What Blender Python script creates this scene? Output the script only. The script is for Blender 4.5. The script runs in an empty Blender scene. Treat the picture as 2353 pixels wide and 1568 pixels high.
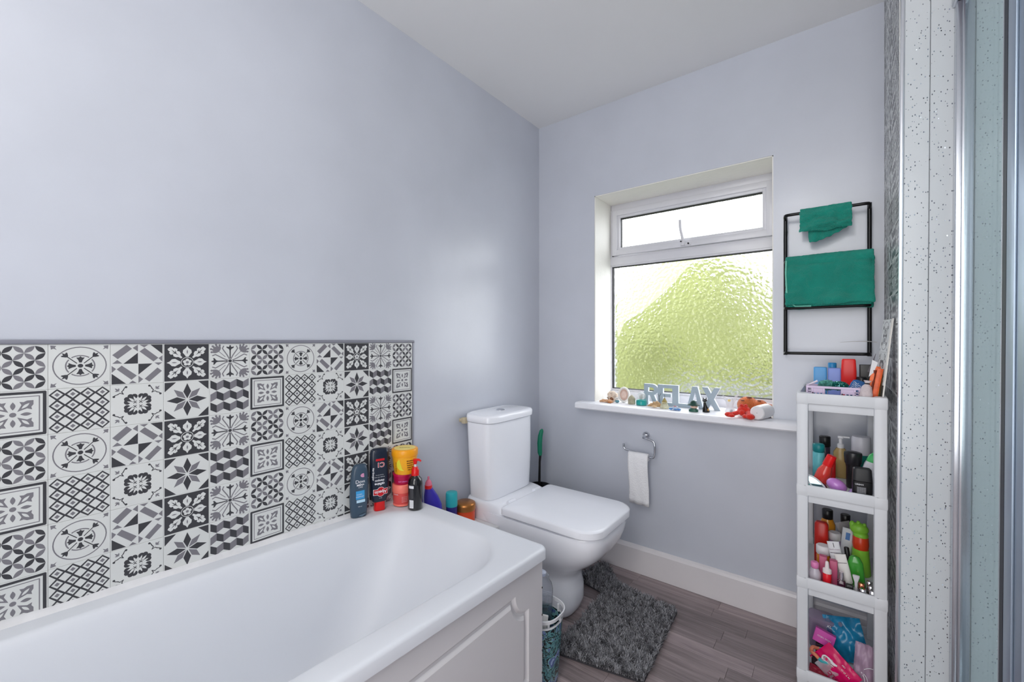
import bpy, bmesh, math, random
from math import sin, cos, pi, radians, atan2, sqrt
from mathutils import Vector, Matrix, noise
random.seed(7)
C = bpy.context.scene.collection
sc = bpy.context.scene

# ------------------------------------------------------------------ camera
cam_d = bpy.data.cameras.new('camera'); cam = bpy.data.objects.new('camera', cam_d); C.objects.link(cam)
cam_d.sensor_width = 36; cam_d.lens = 36 * 970.6 / 2353; cam_d.clip_start = 0.02
cam.location = (1.388, 0.0, 1.154); cam.rotation_euler = (radians(90), 0, radians(37.64))
sc.camera = cam
# ------------------------------------------------------------------ world, light, exposure
W = bpy.data.worlds.new('sky'); sc.world = W; W.use_nodes = True
wn = W.node_tree; bg = wn.nodes['Background']
bg.inputs[0].default_value = (0.93, 0.965, 1.0, 1); bg.inputs[1].default_value = 4.7
def area(name, loc, rot, sx, sy, watts, col=(1, 1, 1), portal=False, parent=None):
    l = bpy.data.lights.new(name, 'AREA'); l.shape = 'RECTANGLE'; l.size = sx; l.size_y = sy; l.energy = watts; l.color = col
    l.cycles.is_portal = portal
    o = bpy.data.objects.new(name, l); C.objects.link(o); o.location = loc; o.rotation_euler = rot
    if parent: o.parent = parent
    return o
area('window_daylight_portal', (0.766, 2.36, 1.38), (radians(-90), 0, 0), 0.84, 1.12, 1, portal=True)
area('doorway_fill', (1.30, -0.78, 1.25), (radians(90), 0, 0), 1.0, 1.9, 24, (1.0, 0.985, 0.97))  # unseen area light in the doorway, added to fill the room
sc.view_settings.view_transform = 'Standard'; sc.view_settings.look = 'None'
sc.view_settings.gamma = 1; sc.view_settings.use_curve_mapping = False
sc.view_settings.exposure = 0.0
sc.cycles.use_denoising = True
sc.cycles.max_bounces = 10; sc.cycles.diffuse_bounces = 6; sc.cycles.transmission_bounces = 10; sc.cycles.transparent_max_bounces = 16
sc.cycles.sample_clamp_indirect = 6

# ------------------------------------------------------------------ materials

MC = {}
def s2l(c): return tuple((x / 12.92 if x <= 0.04045 else ((x + 0.055) / 1.055) ** 2.4) for x in (v / 255 for v in c))
def M(key, rgb, rough=0.5, metal=0.0, var=0.0, vscale=8.0, bump=0.0, bscale=60.0, trans=0.0, alpha=1.0, ior=1.45, emit=0.0, coat=0.0, rnd=0.0, spec=0.5, sub=0.0):
    """procedural principled material; rgb in 0-255 sRGB"""
    if key in MC: return MC[key]
    m = bpy.data.materials.new(key); m.use_nodes = True; t = m.node_tree; n = t.nodes; L = t.links
    p = n['Principled BSDF']; c = s2l(rgb)
    p.inputs['Base Color'].default_value = (*c, 1); p.inputs['Roughness'].default_value = rough
    p.inputs['Metallic'].default_value = metal; p.inputs['IOR'].default_value = ior
    p.inputs['Transmission Weight'].default_value = trans; p.inputs['Alpha'].default_value = alpha
    p.inputs['Coat Weight'].default_value = coat; p.inputs['Specular IOR Level'].default_value = spec
    if sub: p.inputs['Subsurface Weight'].default_value = sub; p.inputs['Subsurface Scale'].default_value = 0.01
    if emit: p.inputs['Emission Color'].default_value = (*c, 1); p.inputs['Emission Strength'].default_value = emit
    tc = n.new('ShaderNodeTexCoord')
    if var or rnd:
        mx = n.new('ShaderNodeHueSaturation'); mx.inputs['Color'].default_value = (*c, 1)
        add = n.new('ShaderNodeMath'); add.operation = 'ADD'; add.inputs[0].default_value = 1.0
        if var:
            no = n.new('ShaderNodeTexNoise'); no.inputs['Scale'].default_value = vscale; no.inputs['Detail'].default_value = 5
            L.new(tc.outputs['Object'], no.inputs['Vector'])
            mr = n.new('ShaderNodeMapRange'); mr.inputs[1].default_value = 0.3; mr.inputs[2].default_value = 0.7
            mr.inputs[3].default_value = -var; mr.inputs[4].default_value = var
            L.new(no.outputs['Fac'], mr.inputs[0]); L.new(mr.outputs[0], add.inputs[0])
            add.inputs[1].default_value = 1.0
        if rnd:
            oi = n.new('ShaderNodeObjectInfo'); m2 = n.new('ShaderNodeMapRange')
            m2.inputs[3].default_value = 1 - rnd; m2.inputs[4].default_value = 1 + rnd
            L.new(oi.outputs['Random'], m2.inputs[0]); L.new(m2.outputs[0], add.inputs[1])
            if not var: add.inputs[0].default_value = 0.0
        L.new(add.outputs[0], mx.inputs['Value']); L.new(mx.outputs[0], p.inputs['Base Color'])
    if bump:
        nb = n.new('ShaderNodeTexNoise'); nb.inputs['Scale'].default_value = bscale; nb.inputs['Detail'].default_value = 4
        L.new(tc.outputs['Object'], nb.inputs['Vector'])
        b = n.new('ShaderNodeBump'); b.inputs['Strength'].default_value = bump; b.inputs['Distance'].default_value = 0.01
        L.new(nb.outputs['Fac'], b.inputs['Height']); L.new(b.outputs[0], p.inputs['Normal'])
    MC[key] = m
    return m

# ------------------------------------------------------------------ object helpers
def setp(o, label=None, cat=None, group=None, kind=None):
    if label: o['label'] = label
    if cat: o['category'] = cat
    if group: o['group'] = group
    if kind: o['kind'] = kind
    return o
def thing(name, label, cat, loc=(0, 0, 0), rz=0.0, group=None, rot=None):
    o = bpy.data.objects.new(name, None); C.objects.link(o); o.empty_display_size = 0.02
    o.location = loc; o.rotation_euler = rot if rot else (0, 0, rz)
    return setp(o, label, cat, group)
def ob(name, bm, mats, parent=None, smooth=35, label=None, kind=None):
    me = bpy.data.meshes.new(name)
    if smooth:
        for f in bm.faces: f.smooth = True
    bm.to_mesh(me); bm.free()
    if smooth: me.set_sharp_from_angle(angle=radians(smooth))
    for m in (mats if isinstance(mats, (list, tuple)) else [mats]): me.materials.append(m)
    o = bpy.data.objects.new(name, me); C.objects.link(o)
    if parent: o.parent = parent
    if label: o['label'] = label
    if kind: o['kind'] = kind
    return o
def BM(): return bmesh.new()
def box(bm, x0, x1, y0, y1, z0, z1, bev=0.0, mi=0, seg=2):
    r = bmesh.ops.create_cube(bm, size=1.0); vs = r['verts']
    for v in vs:
        v.co = Vector(((x0 + x1) / 2 + v.co.x * (x1 - x0), (y0 + y1) / 2 + v.co.y * (y1 - y0), (z0 + z1) / 2 + v.co.z * (z1 - z0)))
    fs = set(f for v in vs for f in v.link_faces)
    for f in fs: f.material_index = mi
    if bev:
        es = list(set(e for v in vs for e in v.link_edges))
        bmesh.ops.bevel(bm, geom=es, offset=bev, segments=seg, affect='EDGES', profile=0.5)
    return bm
def loft(bm, rings, cap0=True, cap1=True, mi=0, closed=True):
    """rings: list of point lists of the same length"""
    R = [[bm.verts.new(p) for p in r] for r in rings]
    n = len(R[0]); fs = []
    for a, b in zip(R, R[1:]):
        for i in range(n if closed else n - 1):
            j = (i + 1) % n
            fs.append(bm.faces.new((a[i], a[j], b[j], b[i])))
    if cap0: fs.append(bm.faces.new(R[0][::-1]))
    if cap1: fs.append(bm.faces.new(R[-1]))
    for f in fs: f.material_index = mi
    return bm
def sup(z, rx, ry=None, n=2.0, cx=0, cy=0, k=40):
    ry = rx if ry is None else ry; out = []
    for i in range(k):
        a = 2 * pi * i / k; c, s = cos(a), sin(a)
        out.append((cx + rx * math.copysign(abs(c) ** (2 / n), c), cy + ry * math.copysign(abs(s) ** (2 / n), s), z))
    return out
def lofts(bm, secs, k=40, mi=0, **kw):
    """secs: (z, rx, ry, n[, cx, cy])"""
    return loft(bm, [sup(s[0], s[1], s[2], s[3], *(s[4:6] if len(s) > 4 else (0, 0)), k=k) for s in secs], mi=mi, **kw)
def lathe(bm, prof, k=32, mi=0, **kw): return loft(bm, [sup(z, max(r, 1e-5), None, 2, k=k) for r, z in prof], mi=mi, **kw)
def tube(bm, pts, r, k=10, closed=False, mi=0):
    pts = [Vector(p) for p in pts]; n = len(pts); rings = []; nrm = None
    for i, p in enumerate(pts):
        if closed: t = (pts[(i + 1) % n] - pts[i - 1]).normalized()
        else: t = (pts[min(i + 1, n - 1)] - pts[max(i - 1, 0)]).normalized()
        if nrm is None:
            nrm = t.orthogonal().normalized()
        nrm = (nrm - t * nrm.dot(t)).normalized(); bn = t.cross(nrm)
        rr = r[min(len(r) - 1, int(i * len(r) / n))] if isinstance(r, (list, tuple)) else r
        rings.append([tuple(p + nrm * (cos(2 * pi * j / k) * rr) + bn * (sin(2 * pi * j / k) * rr)) for j in range(k)])
    if closed: rings.append(rings[0])
    return loft(bm, rings, cap0=not closed, cap1=not closed, mi=mi)
def smoothpath(pts, it=2, closed=False):
    pts = [Vector(p) for p in pts]
    for _ in range(it):
        q = [] if closed else [pts[0]]
        rng = range(len(pts)) if closed else range(len(pts) - 1)
        for i in rng:
            a, b = pts[i], pts[(i + 1) % len(pts)]
            q += [a * .75 + b * .25, a * .25 + b * .75]
        if not closed: q.append(pts[-1])
        pts = q
    return pts
def prism(bm, poly, y0, y1, mi=0):
    """polygon in XZ extruded along Y"""
    a = [bm.verts.new((x, y0, z)) for x, z in poly]; b = [bm.verts.new((x, y1, z)) for x, z in poly]; n = len(poly)
    fs = [bm.faces.new(a), bm.faces.new(b[::-1])]
    for i in range(n): fs.append(bm.faces.new((a[i], b[i], b[(i + 1) % n], a[(i + 1) % n])))
    for f in fs: f.material_index = mi
    return bm
def blob(bm, c, r, amp=0.0, freq=20, sub=3, sc3=(1, 1, 1), mi=0):
    res = bmesh.ops.create_icosphere(bm, subdivisions=sub, radius=1.0)
    for v in res['verts']:
        d = v.co.normalized(); q = Vector((d.x * sc3[0], d.y * sc3[1], d.z * sc3[2])) * r
        v.co = Vector(c) + q * (1 + amp * noise.noise((Vector(c) + q) * freq))
    for f in set(f for v in res['verts'] for f in v.link_faces): f.material_index = mi
    return bm
def rrect(x0, x1, y0, y1, rad, k=8):
    """rounded rectangle, radii for corners (x1y1, x0y1, x0y0, x1y0), counter-clockwise"""
    if not isinstance(rad, (list, tuple)): rad = [rad] * 4
    cs = [(x1, y1, -1, -1, 0), (x0, y1, 1, -1, 90), (x0, y0, 1, 1, 180), (x1, y0, -1, 1, 270)]
    out = []
    for (x, y, sx, sy, a0), r in zip(cs, rad):
        for i in range(k + 1):
            a = radians(a0 + 90 * i / k); out.append((x + sx * r + cos(a) * r, y + sy * r + sin(a) * r))
    return out
def text(body, size, mat, parent, x=0, z=0, y=0, surf=None, rot=0.0, ext=0.0, bold=0.0, sx=1.0, name='lettering', fit=None):
    cu = bpy.data.curves.new('tmp', 'FONT'); cu.body = body; cu.size = size; cu.align_x = 'CENTER'; cu.align_y = 'CENTER'
    cu.extrude = ext; cu.offset = bold; cu.resolution_u = 3
    to = bpy.data.objects.new('tmp', cu); C.objects.link(to)
    dg = bpy.context.evaluated_depsgraph_get(); dg.update()
    me = bpy.data.meshes.new_from_object(to.evaluated_get(dg)); bpy.data.objects.remove(to); bpy.data.curves.remove(cu)
    me.name = name
    if fit:
        w = max(v.co.x for v in me.vertices) - min(v.co.x for v in me.vertices); sx = fit / w
    for v in me.vertices:
        a, b = v.co.x * sx, v.co.y
        X = a * cos(rot) - b * sin(rot) + x; Z = a * sin(rot) + b * cos(rot) + z
        Y = surf(X, Z) if surf else y
        v.co = (X, Y - v.co.z, Z)
    me.materials.append(mat); o = bpy.data.objects.new(name, me); C.objects.link(o); o.parent = parent
    return o
def surf_of(secs, eps=0.0004, yaw=0.0):
    def f(x, z):
        z = min(max(z, secs[0][0]), secs[-1][0])
        for a, b in zip(secs, secs[1:]):
            if a[0] <= z <= b[0]:
                t = (z - a[0]) / max(1e-9, b[0] - a[0]); rx = a[1] + (b[1] - a[1]) * t; ry = a[2] + (b[2] - a[2]) * t; n = a[3] + (b[3] - a[3]) * t
                u = min(abs(x / rx), 0.995)
                return -ry * (1 - u ** n) ** (1 / n) - eps
        return 0
    return f
def decal(parent, mat, x0, x1, z0, z1, surf, name='printed_label', nx=14, nz=8, ell=False):
    bm = BM()
    if ell:
        cx, cz, rx, rz_ = (x0 + x1) / 2, (z0 + z1) / 2, (x1 - x0) / 2, (z1 - z0) / 2
        rings = [[(cx + rx * q * cos(2 * pi * i / 28), surf(cx + rx * q * cos(2 * pi * i / 28), cz + rz_ * q * sin(2 * pi * i / 28)), cz + rz_ * q * sin(2 * pi * i / 28)) for i in range(28)] for q in (1, .66, .33, .02)]
        loft(bm, rings, cap0=False)
    else:
        loft(bm, [[(x0 + (x1 - x0) * i / nx, surf(x0 + (x1 - x0) * i / nx, z0 + (z1 - z0) * j / nz), z0 + (z1 - z0) * j / nz) for i in range(nx + 1)] for j in range(nz + 1)], cap0=False, cap1=False, closed=False)
    return ob(name, bm, mat, parent)

white_paint = M('white_paint', (232, 232, 232), 0.4, var=0.02, vscale=3)
plaster_w = M('reveal_plaster', (236, 234, 228), 0.5, var=0.02, bump=0.15, bscale=40)
upvc = M('white_upvc', (214, 214, 220), 0.3, var=0.015)
wallm = M('lavender_grey_paint', (197, 201, 211), 0.30, var=0.045, vscale=2.6, bump=0.10, bscale=9, spec=1.0)
ceilm = M('ceiling_paint', (236, 236, 236), 0.7, var=0.012, vscale=2, bump=0.06, bscale=20)
chrome = M('chrome', (205, 207, 212), 0.12, 1.0)
brushed = M('brushed_aluminium', (205, 208, 216), 0.32, 1.0)
ceramic = M('white_ceramic', (243, 245, 251), 0.16, coat=0.2)
acrylic = M('bath_acrylic', (222, 225, 231), 0.4)
blackp = M('black_plastic', (16, 16, 18), 0.3)
whitep = M('white_plastic', (222, 223, 226), 0.38)

# ================================================================== STRUCTURE
L_ = 2.06; HC = 2.40; XC = 1.529; YP = 1.573; YB = -0.85; XE = 2.30
def struct(name, bm, m, smooth=0): return ob(name, bm, m, None, smooth, kind='structure')
# left wall
b = BM(); box(b, -0.12, 0, YB - .1, L_ + .3, -0.05, HC + .02); wl = struct('wall_left', b, wallm)
# back wall with the window opening
wx0, wx1, wz0, wz1 = 0.356, 1.175, 0.80, 1.93
b = BM()
box(b, 0.0, wx0, L_, L_ + .30, 0, HC); box(b, wx1, XC + .05, L_, L_ + .30, 0, HC)
box(b, wx0, wx1, L_, L_ + .30, 0, wz0); box(b, wx0, wx1, L_, L_ + .30, wz1, HC)
wb = struct('wall_back', b, wallm)
# painted plaster lining of the window opening
b = BM()
box(b, wx0, wx0 + .004, L_ + .003, L_ + .20, .83, wz1); box(b, wx1 - .004, wx1, L_ + .003, L_ + .20, .83, wz1)
box(b, wx0, wx1, L_ + .003, L_ + .20, wz1 - .004, wz1 + .0)
struct('trim_1', b, plaster_w)
# right wall block and rest of the shell
b = BM(); box(b, XC, XE, YP + .012, L_ + .3, 0, HC); struct('wall_right', b, wallm)
b = BM(); box(b, XE, XE + .1, YB - .1, YP + .1, 0, HC); struct('wall_shower', b, wallm)
b = BM(); box(b, -0.1, 0.75, YB - .1, YB, 0, HC); box(b, 1.65, XE + .1, YB - .1, YB, 0, HC); box(b, .75, 1.65, YB - .1, YB, 2.03, HC); struct('wall_front', b, wallm)
b = BM(); box(b, -0.1, XE + .1, YB - .1, L_ + .3, HC, HC + .1); struct('ceiling', b, ceilm)
b = BM(); box(b, -0.1, XE + .1, -2.0, L_ + .3, -0.06, -0.004)
fl = struct('floor', b, M('floor_underlay', (60, 54, 52), 0.8))
# hallway behind the doorway
b = BM(); box(b, .2, 2.2, -2.05, -2.0, 0, HC); box(b, .15, .2, -2.0, YB - .1, 0, HC); box(b, 2.2, 2.25, -2.0, YB - .1, 0, HC); box(b, .15, 2.25, -2.05, YB - .1, HC, HC + .1)
struct('wall_hallway', b, wallm)
b = BM(); box(b, .71, .75, YB - .1, YB + .015, 0, 2.07, .004); box(b, 1.65, 1.69, YB - .1, YB + .015, 0, 2.07, .004); box(b, .71, 1.69, YB - .1, YB + .015, 2.03, 2.08, .004)
struct('door_1', b, white_paint)
# floor planks (parts of the floor)
def wood():
    m = bpy.data.materials.new('grey_oak_laminate'); m.use_nodes = True; t = m.node_tree; n = t.nodes; L = t.links; p = n['Principled BSDF']
    tc = n.new('ShaderNodeTexCoord'); oi = n.new('ShaderNodeObjectInfo'); mp = n.new('ShaderNodeMapping'); mp.inputs['Scale'].default_value = (2.2, 34, 10)
    ad = n.new('ShaderNodeVectorMath'); ad.operation = 'ADD'; ml = n.new('ShaderNodeMath'); ml.operation = 'MULTIPLY'; ml.inputs[1].default_value = 37
    L.new(oi.outputs['Random'], ml.inputs[0]); L.new(tc.outputs['Object'], ad.inputs[0]); L.new(ml.outputs[0], ad.inputs[1]); L.new(ad.outputs[0], mp.inputs['Vector'])
    no = n.new('ShaderNodeTexNoise'); no.inputs['Scale'].default_value = 1.6; no.inputs['Detail'].default_value = 8; no.inputs['Roughness'].default_value = .65; no.inputs['Distortion'].default_value = .6
    L.new(mp.outputs[0], no.inputs['Vector'])
    cr = n.new('ShaderNodeValToRGB'); L.new(no.outputs['Fac'], cr.inputs[0])
    cr.color_ramp.elements[0].position = .25; cr.color_ramp.elements[0].color = (*s2l((112, 101, 103)), 1)
    cr.color_ramp.elements[1].position = .75; cr.color_ramp.elements[1].color = (*s2l((176, 160, 160)), 1)
    hs = n.new('ShaderNodeHueSaturation'); mr = n.new('ShaderNodeMapRange'); mr.inputs[3].default_value = .72; mr.inputs[4].default_value = 1.22
    L.new(oi.outputs['Random'], mr.inputs[0]); L.new(mr.outputs[0], hs.inputs['Value']); L.new(cr.outputs[0], hs.inputs['Color']); L.new(hs.outputs[0], p.inputs['Base Color'])
    p.inputs['Roughness'].default_value = .42
    bp = n.new('ShaderNodeBump'); bp.inputs['Strength'].default_value = .12; bp.inputs['Distance'].default_value = .002; L.new(no.outputs['Fac'], bp.inputs['Height']); L.new(bp.outputs[0], p.inputs['Normal'])
    return m
woodm = wood(); pm = None
PW, PL = 0.0655, 0.36
for r in range(18):
    y0 = L_ - .018 - (r + 1) * PW; off = (r * 0.137 + (0.05 if r % 3 else 0.2)) % PL
    for k in range(-1, 4):
        x0 = .42 + k * PL + off
        if x0 + PL > XC + .22: continue
        if pm is None:
            b = BM(); box(b, 0, PL - .0006, 0, PW - .0006, -.004, 0, .0006, seg=1); o = ob('plank', b, woodm, fl, 0); pm = o.data
        else:
            o = bpy.data.objects.new('plank', pm); C.objects.link(o); o.parent = fl
        o.location = (x0, y0, 0)
# remaining floor in the same laminate, under the bath and behind the camera
b = BM(); box(b, 0, XE, -2.0, L_ - .018 - 18 * PW, -.004, -.0005); box(b, 0, .45, L_ - .018 - 18 * PW, L_, -.004, -.0012); ob('floor_covering', b, woodm, fl, 0)
# skirting
b = BM()
prof = [(0, 0), (-.018, 0), (-.018, .118), (-.013, .128), (-.004, .134), (0, .134)]
loft(b, [[(0.02, L_ + dy, z) for dy, z in prof], [(XC, L_ + dy, z) for dy, z in prof]])
struct('baseboard_back', b, M('skirting_gloss', (222, 218, 220), 0.28, var=.02), 20)
b = BM(); loft(b, [[(-dy, 1.12, z) for dy, z in prof], [(-dy, L_, z) for dy, z in prof]]); struct('baseboard_left', b, MC['skirting_gloss'], 20)

# ---------------------------------------------------------------- window
w = thing('window_1', None, None); w['kind'] = 'structure'
YF = L_ + .20
b = BM()
def bar(b, x0, x1, z0, z1, y0=YF, y1=YF + .05, bev=.004): box(b, x0, x1, y0, y1, z0, z1, bev)
bar(b, .345, .366, .83, 1.93); bar(b, 1.162, 1.19, .83, 1.93); bar(b, .345, 1.19, .80, .872); bar(b, .345, 1.19, 1.893, 1.94); bar(b, .345, 1.19, 1.576, 1.634)
box(b, .3555, 1.176, YF - .006, YF + .01, 1.584, 1.626, .003)
ob('frame', b, upvc, w)
b = BM()
for (x0, x1, z0, z1) in ((.366, .3685, .885, 1.576), (.366, 1.165, .872, .885), (1.1615, 1.165, .885, 1.576), (.366, 1.165, 1.572, 1.576)): box(b, x0, x1, YF + .008, YF + .03, z0, z1)
ob('glazing_bead', b, upvc, w)
b = BM()
for (x0, x1, z0, z1) in ((.368, .3705, .885, 1.572), (.368, 1.163, .8845, .8875), (.368, 1.163, 1.5715, 1.5745), (.416, 1.113, 1.843, 1.8455), (.416, 1.113, 1.6805, 1.683), (.4155, .4185, 1.681, 1.845), (.372, 1.157, 1.891, 1.8935), (.3685, .3705, 1.636, 1.893)): box(b, x0, x1, YF + .004, YF + .028, z0, z1)
ob('gasket', b, M('black_rubber', (30, 30, 34), .7), w)
s = ob('sash', BM(), upvc, w); b = BM()
def frame4(b, x0, x1, z0, z1, t, y0, y1, bev):
    box(b, x0, x0 + t, y0, y1, z0, z1, bev); box(b, x1 - t, x1, y0, y1, z0, z1, bev); box(b, x0 + t * .8, x1 - t * .8, y0, y1, z1 - t, z1, bev); box(b, x0 + t * .8, x1 - t * .8, y0, y1, z0, z0 + t, bev)
frame4(b, .371, 1.157, 1.637, 1.891, .030, YF - .012, YF + .03, .003); frame4(b, .396, 1.132, 1.660, 1.868, .021, YF - .004, YF + .03, .005)
b.to_mesh(s.data); b.free()
for f in s.data.polygons: f.use_smooth = True
s.data.set_sharp_from_angle(angle=radians(30))
def glassmat(name, strength, scale, rough, tw):
    m = bpy.data.materials.new(name); m.use_nodes = True; t = m.node_tree; n = t.nodes; L = t.links; n.clear()
    out = n.new('ShaderNodeOutputMaterial'); tc = n.new('ShaderNodeTexCoord')
    mp = n.new('ShaderNodeMapping'); mp.inputs['Scale'].default_value = (1, 1, 1.0); L.new(tc.outputs['Object'], mp.inputs['Vector'])
    n0 = n.new('ShaderNodeTexNoise'); n0.inputs['Scale'].default_value = 30; L.new(mp.outputs[0], n0.inputs['Vector'])
    va = n.new('ShaderNodeVectorMath'); va.operation = 'MULTIPLY_ADD'; va.inputs[1].default_value = (.022, .022, .022); L.new(n0.outputs['Color'], va.inputs[0]); L.new(mp.outputs[0], va.inputs[2])
    vo = n.new('ShaderNodeTexVoronoi'); vo.feature = 'SMOOTH_F1'; vo.inputs['Scale'].default_value = scale; vo.inputs['Smoothness'].default_value = .6; L.new(va.outputs[0], vo.inputs['Vector'])
    bp = n.new('ShaderNodeBump'); bp.inputs['Strength'].default_value = strength; bp.inputs['Distance'].default_value = .006; L.new(vo.outputs['Distance'], bp.inputs['Height'])
    rf = n.new('ShaderNodeBsdfRefraction'); rf.inputs['IOR'].default_value = 1.35; rf.inputs['Roughness'].default_value = rough; L.new(bp.outputs[0], rf.inputs['Normal'])
    gl = n.new('ShaderNodeBsdfGlossy'); gl.inputs['Roughness'].default_value = .08; L.new(bp.outputs[0], gl.inputs['Normal'])
    m1 = n.new('ShaderNodeMixShader'); m1.inputs[0].default_value = .07; L.new(rf.outputs[0], m1.inputs[1]); L.new(gl.outputs[0], m1.inputs[2])
    tr = n.new('ShaderNodeBsdfTransparent'); m2 = n.new('ShaderNodeMixShader'); m2.inputs[0].default_value = tw; L.new(m1.outputs[0], m2.inputs[1]); L.new(tr.outputs[0], m2.inputs[2])
    L.new(m2.outputs[0], out.inputs['Surface']); return m
b = BM(); bmesh.ops.create_grid(b, x_segments=1, y_segments=1, size=.5)
for v in b.verts: v.co = Vector((.766 + v.co.x * .80, YF + .018, 1.2285 + v.co.y * .70))
ob('pane', b, glassmat('pebbled_obscure_glass', 1.0, 62, .33, .10), w, 0)
b = BM(); bmesh.ops.create_grid(b, x_segments=1, y_segments=1, size=.5)
for v in b.verts: v.co = Vector((.7645 + v.co.x * .70, YF + .018, 1.763 + v.co.y * .168))
ob('pane', b, glassmat('pebbled_obscure_glass_top', .5, 62, .2, .45), w, 0)
# casement stay on the top light
h = ob('handle', tube(BM(), smoothpath([(.765, YF - .030, 1.655), (.762, YF - .034, 1.69), (.754, YF - .036, 1.72), (.752, YF - .036, 1.77)]), .0075, 8), upvc, w)
b = BM(); box(b, .750, .800, YF - .022, YF - .010, 1.642, 1.656, .003); box(b, .758, .772, YF - .036, YF - .012, 1.640, 1.668, .003); ob('stay_bracket', b, upvc, h)
b = BM(); tube(b, [(.790, YF - .024, 1.648), (.790, YF - .030, 1.648)], .0045, 10); tube(b, [(.757, YF - .036, 1.66), (.757, YF - .040, 1.66)], .004, 10); ob('screw', b, M('dark_metal', (60, 60, 62), .4, .8), h)
# sill
b = BM(); sp = [(-.078, .0), (-.084, .006), (-.084, .024), (-.079, .031), (-.070, .034), (.20, .034), (.20, 0)]
def sillring(x, y1): return [(x, L_ + min(dy, y1), .797 + z) for dy, z in sp]
loft(b, [sillring(.285, .0), sillring(wx0 + .0005, .0)]); loft(b, [sillring(wx0, .2), sillring(wx1, .2)]); loft(b, [sillring(wx1, 0), sillring(1.262, 0)])
o = struct('trim_2', b, M('sill_gloss', (240, 241, 246), .25, var=.01), 30)
# outdoors, seen blurred through the glass
leafm = M('foliage_yellow_green', (110, 116, 64), .8, var=.30, vscale=2.5, bump=.5, bscale=6)
b = BM()
for c, r in (((-.6, 0, 1.5), 1.15), ((1.2, .1, 2.1), 1.05), ((2.2, .1, 1.6), .95), ((-1.6, 0, 1.1), 1.0), ((.5, .2, .55), 1.3), ((1.4, 0, 2.8), .6), ((2.4, 0, .4), 1.1)): blob(b, c, r, .35, 2.2, 3)
tr = thing('garden_tree', 'yellow-green bushy tree outdoors, blurred behind the obscured lower window pane', 'tree', (-1.15, 5.6, -1.27))
ob('crown', b, leafm, tr)
b = BM(); tube(b, [(0, 0, -.9), (0.03, 0, -.2), (0, 0, .6)], [.1, .08, .06], 10); ob('trunk', b, M('bark', (80, 66, 52), .9, var=.2), tr)
gw = thing('garden_wall', 'low white rendered garden wall outdoors, blurred low at the right of the window', 'wall', (1.3, 4.1, -1.72))
b = BM(); box(b, -.95, 1.2, -.1, .1, 0, 2.44, .02); ob('wall_body', b, M('white_render', (120, 122, 118), .8, var=.1), gw, 0)
b = BM(); box(b, -.98, 1.23, -.13, .13, 2.44, 2.50, .01); ob('coping', b, M('coping_stone', (110, 112, 108), .8, var=.1), gw, 0)
b = BM(); box(b, -14, 12, 2.6, 26, -1.75, -1.7); ob('lawn', b, M('lawn_grass', (104, 116, 98), .9, var=.15, vscale=1.5), None, 0, kind='structure')

# ================================================================== PATTERNED TILES
TLm = M('tile_print_light', (214, 216, 214), .32); TD = M('tile_print_dark', (62, 62, 66), .32); TG = M('tile_print_grey', (122, 120, 126), .32); TE = M('tile_edge', (205, 206, 204), .4)
TM = [TLm, TD, TG, TE]; LI, DA, GR = 0, 1, 2
class Art:
    def __init__(s): s.p = []
    def poly(s, pts, c, l=1): s.p.append((pts, c, l)); return s
    def r4(s, pts, c, l=1):
        for k in range(4):
            a = k * pi / 2; s.poly([(x * cos(a) - y * sin(a), x * sin(a) + y * cos(a)) for x, y in pts], c, l)
    def m4(s, pts, c, l=1):
        for sx in (1, -1):
            for sy in (1, -1): s.poly([(x * sx, y * sy) for x, y in pts], c, l)
    def disc(s, x, y, rx, ry, c, l=1, k=12): s.poly([(x + rx * cos(2 * pi * i / k), y + ry * sin(2 * pi * i / k)) for i in range(k)], c, l)
    def line(s, pts, w, c, l=1, closed=False):
        n = len(pts); segs = [(pts[i], pts[(i + 1) % n]) for i in range(n if closed else n - 1)]
        for (x0, y0), (x1, y1) in segs:
            d = sqrt((x1 - x0) ** 2 + (y1 - y0) ** 2) or 1e-6; nx, ny = -(y1 - y0) / d * w / 2, (x1 - x0) / d * w / 2; ex, ey = (x1 - x0) / d * w * .3, (y1 - y0) / d * w * .3
            s.poly([(x0 + nx - ex, y0 + ny - ey), (x1 + nx + ex, y1 + ny + ey), (x1 - nx + ex, y1 - ny + ey), (x0 - nx - ex, y0 - ny - ey)], c, l)
    def ring(s, r, w, c, l=1, k=36): 
        for i in range(k):
            a, b_ = 2 * pi * i / k, 2 * pi * (i + 1) / k
            s.poly([((r + w / 2) * cos(a), (r + w / 2) * sin(a)), ((r + w / 2) * cos(b_), (r + w / 2) * sin(b_)), ((r - w / 2) * cos(b_), (r - w / 2) * sin(b_)), ((r - w / 2) * cos(a), (r - w / 2) * sin(a))], c, l)
def rotp(pts, a): return [(x * cos(a) - y * sin(a), x * sin(a) + y * cos(a)) for x, y in pts]
def sh(pts, dx, dy): return [(x + dx, y + dy) for x, y in pts]
def mir(pts): return pts + [(-x, y) for x, y in pts[::-1] if abs(x) > 1e-6]
def petal(L, w, k=6): return [(w / 2 * sin(pi * i / k), L * i / k) for i in range(k + 1)] + [(-w / 2 * sin(pi * i / k), L * i / k) for i in range(k - 1, 0, -1)]
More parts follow.
